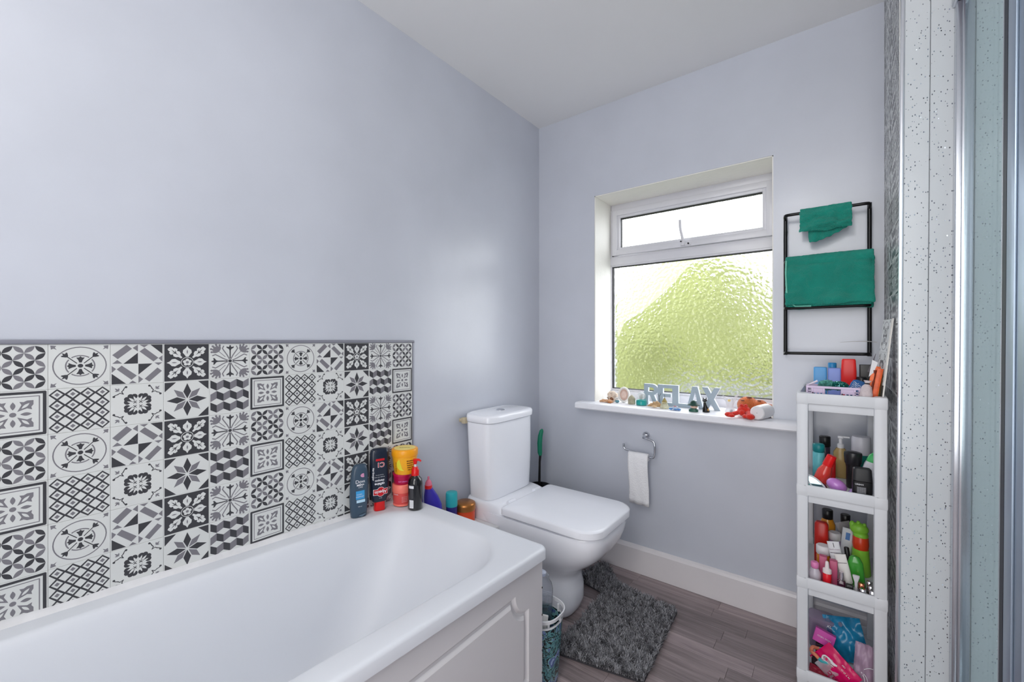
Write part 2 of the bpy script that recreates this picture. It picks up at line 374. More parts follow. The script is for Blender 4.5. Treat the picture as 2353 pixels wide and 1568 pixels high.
def artA():
    a = Art(); s = .155; dark = {(1, 0), (2, 0), (5, 0), (1, 1), (2, 1), (4, 1), (5, 1), (3, 2), (4, 2), (0, 2), (3, 3), (4, 3), (0, 3), (1, 4), (2, 4), (5, 4), (1, 5), (2, 5), (5, 5)}
    for i in range(6):
        for j in range(6):
            up = (i + j) % 2 == 1
            x, y = (i - 3) * s, (j - 3) * s
            p = petal(s * 1.414, s * .60)
            p = sh(rotp(p, -pi / 4), x, y) if up else sh(rotp(p, pi / 4), x + s, y)
            a.poly(p, DA if (i, j) in dark else GR)
    return a
def artB():
    a = Art()
    for h, w, c in ((.452, .055, DA), (.375, .018, GR)): a.line([(-h, -h), (h, -h), (h, h), (-h, h)], w, c, closed=True)
    a.disc(0, 0, .05, .05, GR)
    a.r4(sh(petal(.17, .075), 0, .1), GR)
    leaf = [(.06, .06), (.12, .20), (.09, .27), (.15, .26), (.20, .29), (.29, .29), (.29, .20), (.26, .15), (.27, .09), (.20, .12)]
    a.r4(leaf, GR); a.r4(rotp(sh(petal(.16, .05), 0, .17), -pi / 4), LI, 2)
    return a
def artC():
    a = Art(); a.ring(.43, .022, GR); a.ring(.235, .024, GR)
    a.disc(0, 0, .045, .045, DA, 3)
    tul = mir([(0, .22), (.025, .19), (.07, .19), (.035, .13), (.02, .075), (0, .075)])
    a.r4(tul, DA, 3)
    fl = mir([(0, .42), (.02, .37), (.06, .38), (.065, .36), (.03, .31), (.009, .29), (.009, .08), (0, .08)])
    bk = [(-.03, .1), (.03, .1), (.03, .3), (-.03, .3)]
    a.r4(rotp(bk, -pi / 4), LI, 2); a.r4(rotp(fl, -pi / 4), DA, 3)
    a.r4([(.47, .47), (.38, .46), (.40, .42), (.37, .37), (.42, .40), (.46, .38)], GR)
    return a
def artD():
    a = Art(); s = .122
    for i in range(4):
        for j in range(4):
            cx, cy = (i - 1.5) * 2 * s, (j - 1.5) * 2 * s; q = s * .96
            a.line([(cx, cy - q), (cx + q, cy), (cx, cy + q), (cx - q, cy)], .036, DA, closed=True)
            a.poly([(cx, cy - .045), (cx + .045, cy), (cx, cy + .045), (cx - .045, cy)], GR)
    return a
def artE():
    a = Art()
    def q(pts, c): a.poly([(u - .5, .5 - v) for u, v in pts], c)
    q([(.74, .02), (.98, .02), (.98, .26)], DA); q([(.02, .72), (.02, .98), (.28, .98)], DA)
    q([(.5, .22), (.5, .49), (.23, .49)], DA); q([(.51, .5), (.78, .5), (.51, .77)], DA)
    q([(.03, .27), (.29, .02), (.39, .12), (.13, .37)], GR); q([(.53, .19), (.63, .10), (.90, .36), (.80, .45)], GR)
    q([(.11, .62), (.20, .53), (.48, .79), (.38, .89)], GR); q([(.63, .88), (.88, .61), (.97, .70), (.72, .96)], GR)
    for t in ([(.40, .10), (.5, .02), (.5, .19)], [(.53, .02), (.7, .02), (.62, .09)], [(.98, .30), (.90, .37), (.98, .46)], [(.82, .48), (.98, .48), (.90, .55)], [(.03, .48), (.12, .39), (.21, .48)], [(.02, .53), (.10, .61), (.02, .70)], [(.33, .98), (.40, .91), (.48, .98)], [(.51, .80), (.60, .89), (.51, .98)]): q(t, GR)
    return a
def artF():
    a = Art()
    for k in range(4):
        for (x, y, r) in ((.065, .20, .062), (.14, .205, .055), (.205, .14, .055), (.20, .065, .062), (.13, .13, .085)):
            (X, Y), = rotp([(x, y)], k * pi / 2); a.disc(X, Y, r, r, DA, 1, 10)
    a.r4(rotp(sh(petal(.18, .05), 0, .06), -pi / 4), LI, 2)
    for aa in (.27, -.27): a.r4(rotp(sh(petal(.15, .04), 0, .07), -pi / 4 + aa * 1.5), LI, 2)
    a.r4([(.02, .03), (.03, .02), (.09, .08), (.08, .09)], DA, 3); a.r4([(.03, .09), (.02, .08), (.08, .02), (.09, .03)], DA, 3)
    for k in range(4):
        R = lambda pts: rotp(pts, k * pi / 2)
        for p in (petal(.12, .035), sh(rotp(petal(.07, .03), .8), 0, .02), sh(rotp(petal(.07, .03), -.8), 0, .02)): a.poly(R(sh(rotp(p, -pi / 4), .34, .34)), GR)
        for sgn in (1, -1):
            cur = [(.27, .27), (.30, .33), (.27, .37), (.25, .42), (.22, .44)]
            if sgn < 0: cur = [(y, x) for x, y in cur]
            a.line(R(cur), .018, DA); X, Y = R([cur[-1]])[0]; a.disc(X, Y, .026, .026, DA, 1, 8); X, Y = R([cur[2]])[0]; a.disc(X, Y, .013, .013, DA, 1, 8)
    return a
def artG():
    a = Art(); a.poly([(-.485, -.485), (.485, -.485), (.485, .485), (-.485, .485)], DA)
    og = mir([(0, .44), (.03, .38), (.09, .33), (.10, .26), (.05, .19), (.03, .15), (0, .15)])
    a.r4(og, LI, 2); a.r4(sh(petal(.12, .03), 0, .22), GR, 3)
    lf = mir([(0, .55), (.045, .55), (.06, .50), (.05, .47), (.09, .46), (.10, .40), (.06, .37), (.09, .33), (.07, .27), (.03, .24), (.02, .17), (0, .17)])
    a.r4(rotp(lf, -pi / 4), LI, 2); a.r4(rotp(sh(petal(.22, .022), 0, .27), -pi / 4), DA, 3)
    for s_ in (.6, -.6): a.r4(rotp(sh(rotp(petal(.09, .018), s_), 0, .34), -pi / 4), DA, 3)
    a.disc(0, 0, .14, .14, LI, 3, 20); a.disc(0, 0, .125, .125, DA, 4, 20)
    for k in range(5): a.disc(.06 * sin(k * 2 * pi / 5), .06 * cos(k * 2 * pi / 5), .04, .04, LI, 5, 9)
    a.disc(0, 0, .035, .035, GR, 6, 10)
    return a
def artH():
    a = Art()
    k1 = [(0, .03), (.085, .22), (0, .44), (-.085, .22)]
    a.r4(k1, DA); k2 = [(0, .04), (.075, .22), (0, .41), (-.075, .22)]
    a.r4(rotp(k2, -pi / 4), GR); a.r4([(.48, .48), (.24, .48), (.48, .24)], DA)
    return a
def artI():
    a = Art(); a.disc(0, 0, .045, .045, DA)
    st = mir([(0, .46), (.02, .44), (.02, .41), (.05, .40), (.09, .42), (.09, .38), (.03, .34), (.016, .30), (.013, .07), (0, .07)])
    a.r4(st, DA)
    for k in range(4):
        for sgn in (1, -1):
            c = [(.02 * sgn, .06), (.08 * sgn, .18), (.15 * sgn, .29), (.19 * sgn, .36), (.16 * sgn, .43)]
            a.line(rotp(c, k * pi / 2), .028, GR)
        fan = [petal(.24, .08), rotp(petal(.23, .07), .42), rotp(petal(.23, .07), -.42), rotp(petal(.20, .07), .85), rotp(petal(.20, .07), -.85)]
        for p in fan:
            a.poly(rotp(sh(rotp(p, -pi / 4), .27, .27), k * pi / 2), GR)
            q = max(p, key=lambda t: t[0] ** 2 + t[1] ** 2)
            (X, Y), = rotp(sh(rotp([(q[0] * .9, q[1] * .9)], -pi / 4), .27, .27), k * pi / 2); a.disc(X, Y, .03, .03, GR, 1, 8)
        a.line(rotp([(.12, .12), (.33, .33)], k * pi / 2), .016, GR)
    return a
def artJ():
    a = Art(); w = .165; h = .21
    rows = [(.475, 0), (.165, 1), (-.145, 0)]
    for y, o in rows:
        xs = [-.495 + w * k for k in range(7)]
        for k in range(6):
            x0, x1 = xs[k], xs[k + 1]
            x0, x1 = max(x0, -.48), min(x1, .48)
            dn = (k + o) % 2 == 0
            if dn: a.poly([(x0, y), (x1, y - .09), (x1, y - .09 - h), (x0, y - h)], DA)
            else: a.poly([(x0, y - .09), (x1, y), (x1, y - h), (x0, y - .09 - h)], GR)
    return a
def tilemesh(art, name, w=.1005, h=.0996):
    bm = BM(); box(bm, -w / 2, w / 2, 0, .0022, -h / 2, h / 2, .0005, mi=3, seg=1)
    for f in bm.faces:
        if f.normal.y < -.9: f.material_index = 0
    for i, (pts, c, l) in enumerate(art.p):
        y = -.00012 * l - (i % 7) * .000003
        vs = [bm.verts.new((max(-.492, min(.492, x)) * w, y, max(-.492, min(.492, z)) * h)) for x, z in pts]
        try:
            f = bm.faces.new(vs); f.material_index = c
        except ValueError: pass
    me = bpy.data.meshes.new(name); bm.to_mesh(me); bm.free()
    for m in TM: me.materials.append(m)
    return me
TMESH = [tilemesh(f(), 'tile') for f in (artA, artB, artC, artD, artE, artF, artG, artH, artI, artJ)]
TP = .1009; THh = .1
grout = M('tile_grout', (214, 214, 210), .8)
z_top = 1.147
spl = thing('tile_splashback', 'grey and white patterned tile splashback above the white bath', 'tiles', (0, 1.122, .5))
ncol = 18
b = BM(); box(b, .0005, .0035, -ncol * TP, 0, .0, z_top - .5); ob('backing', b, grout, spl, 0)
for c in range(ncol):
    pc = (0 - c) % 5     # column nearest the window repeats the leftmost of the photo
    for r in range(7):
        o = bpy.data.objects.new('tile', TMESH[pc * 2 + r % 2]); C.objects.link(o); o.parent = spl
        o.rotation_euler = (0, 0, radians(90)); o.location = (.0062, -(c + .5) * TP, z_top - .5 - (r + .5) * THh)
trimm = M('grey_edge_trim', (128, 129, 140), .4)
b = BM(); box(b, .0, .011, -ncol * TP, .008, z_top - .5, z_top - .5 + .010, .0025); ob('edge_trim', b, trimm, spl)
b = BM(); box(b, .0, .008, 0.0008, .004, 0.02, z_top - .5, .001); ob('edge_trim', b, trimm, spl)
# right wall, same tiles
spr = thing('tile_cladding', 'dark narrow strip of patterned tiles on the wall beside the shower panels', 'tiles', (XC, L_, 0))
b = BM(); box(b, -.0035, -.0005, YP - L_ + .012, 0, 0, HC); ob('backing', b, grout, spr, 0)
for c in range(5):
    for r in range(24):
        w_ = .0965 / .1009
        o = bpy.data.objects.new('tile', TMESH[((c + 1) % 5) * 2 + r % 2]); C.objects.link(o); o.parent = spr
        o.rotation_euler = (0, 0, radians(-90)); o.scale = (w_, 1, 1); o.location = (-.0062, -(c + .5) * .0965, HC - .002 - (r + .5) * THh)

# ================================================================== SHOWER
def spark():
    m = bpy.data.materials.new('white_sparkle_panel'); m.use_nodes = True; t = m.node_tree; n = t.nodes; L = t.links; p = n['Principled BSDF']
    tc = n.new('ShaderNodeTexCoord'); vo = n.new('ShaderNodeTexVoronoi'); vo.inputs['Scale'].default_value = 150; vo.inputs['Randomness'].default_value = 1
    mp = n.new('ShaderNodeMapping'); mp.inputs['Scale'].default_value = (1.6, 1, 1); L.new(tc.outputs['Object'], mp.inputs['Vector']); L.new(mp.outputs[0], vo.inputs['Vector'])
    sep = n.new('ShaderNodeSeparateColor'); L.new(vo.outputs['Color'], sep.inputs[0])
    gt = n.new('ShaderNodeMath'); gt.operation = 'GREATER_THAN'; gt.inputs[1].default_value = .58; L.new(sep.outputs[0], gt.inputs[0])
    sz = n.new('ShaderNodeMapRange'); sz.inputs[3].default_value = .08; sz.inputs[4].default_value = .32; L.new(sep.outputs[1], sz.inputs[0])
    lt = n.new('ShaderNodeMath'); lt.operation = 'LESS_THAN'; L.new(vo.outputs['Distance'], lt.inputs[0]); L.new(sz.outputs[0], lt.inputs[1])
    mu = n.new('ShaderNodeMath'); mu.operation = 'MULTIPLY'; L.new(gt.outputs[0], mu.inputs[0]); L.new(lt.outputs[0], mu.inputs[1])
    cm = n.new('ShaderNodeMix'); cm.data_type = 'RGBA'; L.new(mu.outputs[0], cm.inputs[0]); cm.inputs[6].default_value = (*s2l((203, 207, 210)), 1); cm.inputs[7].default_value = (*s2l((196, 198, 204)), 1)
    L.new(cm.outputs[2], p.inputs['Base Color']); L.new(mu.outputs[0], p.inputs['Metallic'])
    rr = n.new('ShaderNodeMapRange'); rr.inputs[3].default_value = .22; rr.inputs[4].default_value = .12; L.new(mu.outputs[0], rr.inputs[0]); L.new(rr.outputs[0], p.inputs['Roughness'])
    # flakes lie at slightly different angles
    gm = n.new('ShaderNodeNewGeometry'); vs = n.new('ShaderNodeVectorMath'); vs.operation = 'SUBTRACT'; vs.inputs[1].default_value = (.5, .5, .5); L.new(vo.outputs['Color'], vs.inputs[0])
    ms = n.new('ShaderNodeVectorMath'); ms.operation = 'SCALE'; L.new(vs.outputs[0], ms.inputs[0]); m3 = n.new('ShaderNodeMath'); m3.operation = 'MULTIPLY'; m3.inputs[1].default_value = .8; L.new(mu.outputs[0], m3.inputs[0]); L.new(m3.outputs[0], ms.inputs['Scale'])
    va = n.new('ShaderNodeVectorMath'); L.new(gm.outputs['Normal'], va.inputs[0]); L.new(ms.outputs[0], va.inputs[1]); nn = n.new('ShaderNodeVectorMath'); nn.operation = 'NORMALIZE'; L.new(va.outputs[0], nn.inputs[0]); L.new(nn.outputs[0], p.inputs['Normal'])
    return m
sparkm = spark()
LEAN = .006
def lean(o):
    for v in o.data.vertices: v.co.x += LEAN * (v.co.z - 1.15)
    return o
shw = thing('shower_wall_panels', 'white sparkle-flecked wall panels with thin dark joints lining the shower', 'wall panels', (0, 0, 0))
edges = [XC - .001, 1.5790, 1.6618, 1.7450, 1.828, 1.911, 1.994, 2.077, 2.16, 2.243, XE]
for a, c in zip(edges, edges[1:]):
    b = BM(); box(b, a + .0005, c - .0005, YP, YP + .009, .10, HC, .0012, seg=1); lean(ob('panel', b, sparkm, shw, 0))
b = BM(); box(b, XC + .002, XE, YP + .006, YP + .0115, .10, HC); ob('joint_backing', b, M('joint_dark', (70, 74, 80), .7), shw, 0)
for k in range(9):
    y1 = YP - k * .1; b = BM(); box(b, XE - .010, XE, y1 - .0995, y1 - .0005, .10, HC, .0012, seg=1); ob('panel', b, sparkm, shw, 0)
b = BM(); box(b, XC - .0092, XC - .0008, YP - .004, YP + .014, .0, HC, .002); tri = lean(ob('corner_trim', b, M('bright_trim', (228, 230, 236), .28, 1.0), shw))
# enclosure
enc = thing('shower_enclosure', 'chrome-framed glass shower screen at the right edge, beside the speckled panels', 'shower screen', (0, 0, 0))
XG = 1.635
frm = M('polished_frame', (200, 204, 212), .24, 1.0)
b = BM(); box(b, XG - .012, XG + .014, YP - .030, YP, .12, 2.02, .003); box(b, XG - .003, XG + .018, YP - .042, YP - .030, .12, 2.02, .002); lean(ob('wall_profile', b, frm, enc))
b = BM(); box(b, XG - .0015, XG + .0005, YP - .034, YP - .0305, .12, 2.02); lean(ob('seal', b, MC['black_rubber'], enc, 0))
def tint():
    m = bpy.data.materials.new('tinted_shower_glass'); m.use_nodes = True; t = m.node_tree; n = t.nodes; L = t.links; n.clear()
    out = n.new('ShaderNodeOutputMaterial'); tr = n.new('ShaderNodeBsdfTransparent'); tr.inputs[0].default_value = (.88, .95, .955, 1)
    gl = n.new('ShaderNodeBsdfGlossy'); gl.inputs['Roughness'].default_value = .03; fr = n.new('ShaderNodeFresnel'); fr.inputs[0].default_value = 1.3
    ml = n.new('ShaderNodeMath'); ml.operation = 'MULTIPLY'; ml.inputs[1].default_value = .22; L.new(fr.outputs[0], ml.inputs[0])
    tcn = n.new('ShaderNodeTexCoord'); no = n.new('ShaderNodeTexNoise'); no.inputs['Scale'].default_value = 3; L.new(tcn.outputs['Object'], no.inputs['Vector'])
    df = n.new('ShaderNodeBsdfDiffuse'); df.inputs[0].default_value = (.62, .70, .72, 1); md = n.new('ShaderNodeMixShader'); mr = n.new('ShaderNodeMapRange'); mr.inputs[3].default_value = .0; mr.inputs[4].default_value = .05
    L.new(no.outputs['Fac'], mr.inputs[0]); L.new(mr.outputs[0], md.inputs[0]); L.new(tr.outputs[0], md.inputs[1]); L.new(df.outputs[0], md.inputs[2])
    mx = n.new('ShaderNodeMixShader'); L.new(ml.outputs[0], mx.inputs[0]); L.new(md.outputs[0], mx.inputs[1]); L.new(gl.outputs[0], mx.inputs[2]); L.new(mx.outputs[0], out.inputs['Surface']); return m
b = BM(); box(b, XG + .001, XG + .005, 1.17, YP - .032, .13, 2.0); lean(ob('glass_panel', b, tint(), enc, 0))
b = BM(); box(b, XG - .004, XG + .012, 1.176, 1.196, .12, 2.02, .002); lean(ob('stile', b, frm, enc))
b = BM(); box(b, XG - .008, XG + .012, 1.146, 1.168, .12, 2.02); lean(ob('seal', b, M('navy_seal', (22, 30, 44), .5), enc, 0))
b = BM(); box(b, XG - .006, XG + .018, 1.06, 1.146, .12, 2.02, .004); box(b, XG - .010, XG - .006, 1.095, 1.135, .12, 2.02, .0015); lean(ob('stile', b, M('satin_frame', (158, 172, 188), .4, .7), enc))
b = BM(); box(b, XG - .012, XG + .018, .62, YP, .08, .12, .004); ob('rail', b, frm, enc)
b = BM(); box(b, XG - .012, XG + .018, .62, YP, 2.02, 2.055, .004); ob('rail', b, frm, enc)
b = BM(); box(b, XG + .001, XG + .005, .66, 1.06, .13, 2.0); ob('door_glass', b, enc.children[2].data.materials[0], enc, 0)
b = BM(); box(b, XG - .004, XG + .014, .63, .66, .12, 2.02, .003); ob('stile', b, frm, enc)
tray = thing('shower_tray', 'white shower tray beneath the glass screen', 'shower tray', (0, 0, 0))
b = BM(); box(b, 1.60, XE - .012, .60, YP - .001, 0.0, .079, .008); ob('tray_body', b, acrylic, tray)
b = BM(); box(b, XE - .012, XE - .0, .60 - .02, .60, 0, HC); ob('wall_stub', b, wallm, None, 0, kind='structure').name = 'trim_3'

# ================================================================== BATH
bath = thing('bathtub', 'white acrylic bath with a wide sloping rim along the tiled wall', 'bathtub', (0, 0, 0))
def bz(y): return .5165 + .038 * (1.1 - y)
def lift(poly, dz): return [(x, y, bz(y) + dz) for x, y in poly]
K = 14
Y0 = -.62
outer = rrect(.0092, .676, Y0, 1.114, (.03, .006, .01, .03), K)
def inset(d, rr): return rrect(.0092, .676 - d, Y0 + d, 1.114 - d, rr, K)
rings = [lift(outer, -.034), lift(outer, -.009), lift(inset(.0025, (.03, .006, .01, .03)), -.0035), lift(inset(.008, (.028, .006, .01, .028)), -.0005), lift(inset(.014, (.026, .006, .01, .026)), 0)]
def inn(d, dz, r, ey=0, wy=0, zf=0): return lift(rrect(.062 + d, .613 - d, -.55 + d + wy, 1.038 - d - ey, r, K), dz)
rings += [inn(0, -.0005, (.165, .115, .12, .15)), inn(.006, -.0025, (.165, .117, .12, .15)), inn(.012, -.008, (.167, .12, .12, .15)), inn(.018, -.022, (.17, .125, .12, .15)),
          inn(.030, -.075, (.185, .145, .13, .15), .015, .02), inn(.048, -.17, (.205, .175, .14, .15), .06, .05), inn(.066, -.27, (.20, .19, .14, .14), .11, .09), inn(.080, -.325, (.185, .18, .13, .13), .14, .11),
          inn(.100, -.36, (.165, .16, .12, .12), .17, .13), inn(.135, -.378, (.12, .12, .10, .10), .22, .16), inn(.20, -.384, (.05, .05, .05, .05), .28, .22)]
b = BM(); loft(b, rings, cap0=False); 
ob('tub', b, acrylic, bath, 50)
b = BM(); lathe(b, [(.024, 0), (.024, .002), (.018, .003), (.002, .003)]); o = ob('waste', b, chrome, bath); o.location = (.34, -.12, bz(-.12) - .384)
# sealant between tiles and rim
b = BM()
pts = [(.010, bz(y) , y) for y in (Y0, .1, .6, 1.11)]
loft(b, [[(.0065, y, bz(y) - .004), (.020, y, bz(y) - .001), (.014, y, bz(y) + .007 + .0015 * sin(y * 23)), (.0065, y, bz(y) + .012 + .0012 * sin(y * 31))] for y in [Y0 + i * (1.118 - Y0) / 40 for i in range(41)]])
ob('sealant', b, M('white_sealant', (222, 222, 224), .35, var=.05, vscale=30), bath)
# front panel with routed groove
pan = bath
panm = M('panel_satin', (214, 212, 214), .38, var=.01)
XP = .660
def notch(y0, y1, z0, z1, r, d, x, k=10):
    out = []
    for (cy, cz, sy, sz) in ((y1, z1, -1, -1), (y0, z1, 1, -1), (y0, z0, 1, 1), (y1, z0, -1, 1)):
        R_ = r + d; a0 = math.asin(d / R_); seq = []
        for i in range(k + 1):
            a = a0 + (pi / 2 - a0 * 2) * i / k
            seq.append((x, cy + sy * R_ * sin(a), cz + sz * R_ * cos(a)))
        # orient each corner so the loop runs counter-clockwise
        if (cy, cz) in ((y0, z1), (y1, z0)): seq = seq[::-1]
        out += seq
    return out
y0p, y1p, z0p, z1p = Y0 + .02, 1.098, .004, .496
gy0, gy1, gz0, gz1 = Y0 + .10, 1.0265, .075, .4235
rngs = [[(XP - .018, y, z) for x, y, z in notch(y0p, y1p, z0p, z1p, .0005, .0, 0)], notch(y0p, y1p, z0p, z1p, .0005, 0, XP),
        notch(gy0, gy1, gz0, gz1, .066, 0, XP), notch(gy0, gy1, gz0, gz1, .066, .004, XP - .005), notch(gy0, gy1, gz0, gz1, .066, .010, XP - .008), notch(gy0, gy1, gz0, gz1, .066, .017, XP - .007), notch(gy0, gy1, gz0, gz1, .066, .022, XP - .002), notch(gy0, gy1, gz0, gz1, .066, .026, XP + .0005)]
b = BM(); loft(b, rngs); pan = ob('side_panel', b, panm, bath, 25, label='off-white bath front panel with a scooped-corner routed groove')
b = BM(); box(b, .012, XP - .0005, 1.080, 1.0975, .004, .483, .001); ob('end_board', b, panm, bath)
b = BM()
for z in (.47, .385, .30, .19, .12): box(b, XP - .002, XP + .0012, 1.0955, 1.0985, z, z + .004 + .003 * random.random())
ob('paint_chip', b, M('chip_dark', (48, 44, 42), .8), pan, 0)
# boxed ledge beyond the end of the bath
b = BM(); box(b, .002, .24, 1.118, 1.40, .0, .362, .003); o = ob('pipe_boxing', b, white_paint); setp(o, 'white boxed-in ledge between bath end and toilet, mostly hidden', 'ledge')

# ================================================================== TOILET
toi = thing('toilet', 'white close-coupled toilet with square seat under the corner by the window', 'toilet', (0, 1.588, 0))
b = BM()
def tsec(z, x0, x1, hw, n): return sup(z, (x1 - x0) / 2, hw, n, (x0 + x1) / 2, 0, 64)
loft(b, [tsec(0, .15, .500, .104, 3.0), tsec(.01, .145, .508, .108, 3.0), tsec(.05, .145, .522, .114, 3), tsec(.11, .15, .524, .113, 2.8), tsec(.150, .155, .516, .109, 2.6), tsec(.178, .15, .520, .112, 2.6),
         tsec(.215, .13, .555, .130, 2.8), tsec(.25, .10, .602, .155, 3.1), tsec(.29, .06, .645, .174, 3.5), tsec(.33, .04, .672, .184, 4), tsec(.365, .02, .684, .189, 4.4), tsec(.392, .016, .688, .190, 4.6), tsec(.402, .02, .684, .187, 4.6), tsec(.404, .05, .66, .165, 4.6)])
loft(b, [tsec(.36, .012, .262, .186, 6), tsec(.405, .012, .262, .184, 6), tsec(.425, .013, .250, .178, 6), tsec(.434, .016, .222, .172, 6), tsec(.438, .020, .200, .166, 6)])
ob('pan', b, ceramic, toi, 60)
b = BM()
def csec(z, x1, hw, n=5, cy=None): return sup(z, (x1 - .022) / 2, hw, n, (x1 + .022) / 2, -.016 * min(1, max(0, (z - .434) / .35)), 56)
loft(b, [csec(.434, .160, .152), csec(.440, .172, .163), csec(.60, .183, .168), csec(.785, .186, .172)]); ob('cistern', b, ceramic, toi, 40)
b = BM(); loft(b, [csec(.787, .190, .174), csec(.790, .194, .177), csec(.812, .195, .178), csec(.820, .190, .174), csec(.823, .178, .162)]); lid = ob('cistern_lid', b, ceramic, toi, 50)
b = BM(); lathe(b, [(.021, 0), (.021, .003), (.018, .0045), (.016, .003), (.001, .003)]); o = ob('flush_button', b, chrome, lid); o.location = (.105, -.016, .8225)
# seat ring and lid
def lidp(d, z): return [(x, y, z) for x, y in rrect(.246 + d, .694 - d, -.193 + d, .193 - d, (.085 - d * .5, .018, .018, .085 - d * .5), 12)]
b = BM(); loft(b, [lidp(.016, .4035), lidp(.013, .405), lidp(.013, .411), lidp(.015, .4125)]); ob('seat', b, M('seat_white', (243, 245, 251), .25), toi, 40)
b = BM(); loft(b, [lidp(.004, .4110), lidp(0, .4145), lidp(0, .438), lidp(.0035, .4425), lidp(.012, .4445), lidp(.10, .4455)]); ob('seat_lid', b, MC['seat_white'], toi, 40)
for s_ in (-1, 1):
    b = BM(); tube(b, [(.236, s_ * .10 - .022, .438), (.236, s_ * .10 + .022, .438)], .010, 14); ob('hinge', b, MC['seat_white'], toi)
# overflow fitting on the wall side of the cistern
b = BM(); box(b, .018, .040, -.194, -.172, .775, .803, .003); box(b, .0, .020, -.190, -.178, .780, .796, .002); ob('water_inlet', b, M('brass_beige', (190, 178, 150), .4), toi)
# floor outlet pipe to touch
# ---------------------------------------------------------------- toilet brush
br = thing('toilet_brush', 'black toilet brush and holder with a green handle, in the corner behind toilet', 'toilet brush', (.11, 1.90, 0))
b = BM(); lathe(b, [(.045, 0), (.048, .01), (.050, .10), (.056, .30), (.061, .368), (.061, .374), (.055, .374), (.050, .30), (.045, .02), (.001, .015)]); ob('holder', b, M('brush_black', (38, 40, 44), .25), br)
b = BM(); tube(b, [(0, 0, .06), (-.002, 0, .30), (.002, 0, .5), (.006, .002, .555)], [.011, .008, .006, .008], 12); ob('stem', b, blackp, br)
b = BM(); tube(b, [(.0055, .001, .535), (.002, .002, .55), (.000, .003, .60), (.003, .004, .64), (.010, .005, .668), (.015, .005, .678)], [.0085, .0125, .0135, .013, .011, .004], 14); ob('handle', b, M('brush_green', (10, 122, 92), .45), br, 60)

# ================================================================== TOILET ROLL HOLDER
tp = thing('toilet_roll_holder', 'chrome wire toilet roll holder on the wall under the window sill', 'toilet roll holder', (.64, L_, .69))
b = BM(); lathe(b, [(.0165, 0), (.0165, .012), (.014, .016), (.011, .020), (.001, .020)], 28)
bmesh.ops.rotate(b, verts=b.verts, cent=(0, 0, 0), matrix=Matrix.Rotation(radians(90), 3, 'X')); b2 = b
tube(b2, [(0, -.018, .0), (0, -.050, -.005)], .007, 12); ob('wall_mount', b2, chrome, tp)
b = BM(); tube(b, smoothpath([(0, -.048, -.004), (.02, -.056, -.006), (.052, -.058, -.012), (.062, -.060, -.03), (.060, -.060, -.085), (.048, -.060, -.096), (-.03, -.060, -.080), (-.072, -.060, -.074), (-.092, -.060, -.070), (-.094, -.060, -.045)], 3), .0055, 12); ob('wire_arm', b, chrome, tp, 60)
paper = M('tissue_paper', (238, 238, 240), .9, bump=.35, bscale=160)
tr_ = thing('toilet_roll', 'nearly empty white toilet roll with a long sheet hanging down', 'toilet roll', (.625, L_ - .060, .605))
b = BM(); tube(b, [(-.050, 0, -.010), (.046, 0, -.010)], .017, 28); ob('roll', b, paper, tr_)
b = BM()
rg = []
prof = [(.017, -.004 + .0)] ; path = [(0.0, .0085), (-.008, .007), (-.0155, -.002), (-.0195, -.02), (-.0200, -.06), (-.0165, -.11), (-.014, -.16), (-.015, -.215), (-.013, -.238)]
for y, z in path: rg.append([(-.050 + .098 * i / 12 + (-z) * .025, y + .0025 * sin(i * 1.1 + z * 30) * (1 if z < -.02 else .2), z - (.004 * i / 12 if z < -.2 else 0)) for i in range(13)])
loft(b, rg, cap0=False, cap1=False, closed=False); o = ob('hanging_sheet', b, paper, tr_, 60); md = o.modifiers.new('thick', 'SOLIDIFY'); md.thickness = .0012

# ================================================================== TOWEL RACK AND TOWELS
rk = thing('towel_rack', 'black tubular wall towel rack with four rungs, right of the window', 'towel rack', (0, 0, 0))
bk = M('rack_black', (18, 18, 20), .28, .3)
RX0, RX1, RY = 1.221, 1.480, 2.022
for x in (RX0, RX1):
    b = BM(); tube(b, [(x, RY, 1.098), (x, RY, 1.66)], .0068, 14); ob('upright', b, bk, rk, 60)
RZ = [1.652, 1.468, 1.284, 1.106]
for z in RZ:
    top = z > 1.6
    fy = RY - (.030 if top else .024)
    b = BM(); tube(b, smoothpath([(RX0, RY, z - (.012 if top else 0)), (RX0, fy + .005, z), (RX0 + .012, fy, z), (RX0 + .03, fy, z), (RX1 - .03, fy, z), (RX1 - .012, fy, z), (RX1, fy + .005, z), (RX1, RY, z - (.012 if top else 0))], 2), .0058, 12); ob('rung', b, bk, rk, 60)
for x in (RX0, RX1):
    for z in (1.60, 1.12):
        b = BM(); tube(b, [(x, RY, z), (x, L_, z)], .005, 10); ob('wall_bracket', b, bk, rk)
def terry():
    m = M('green_terry', (0, 172, 150), .95, var=.13, vscale=14, bump=1.0, bscale=420)
    m.node_tree.nodes['Principled BSDF'].inputs['Sheen Weight'].default_value = .12
    return m
ter = terry()
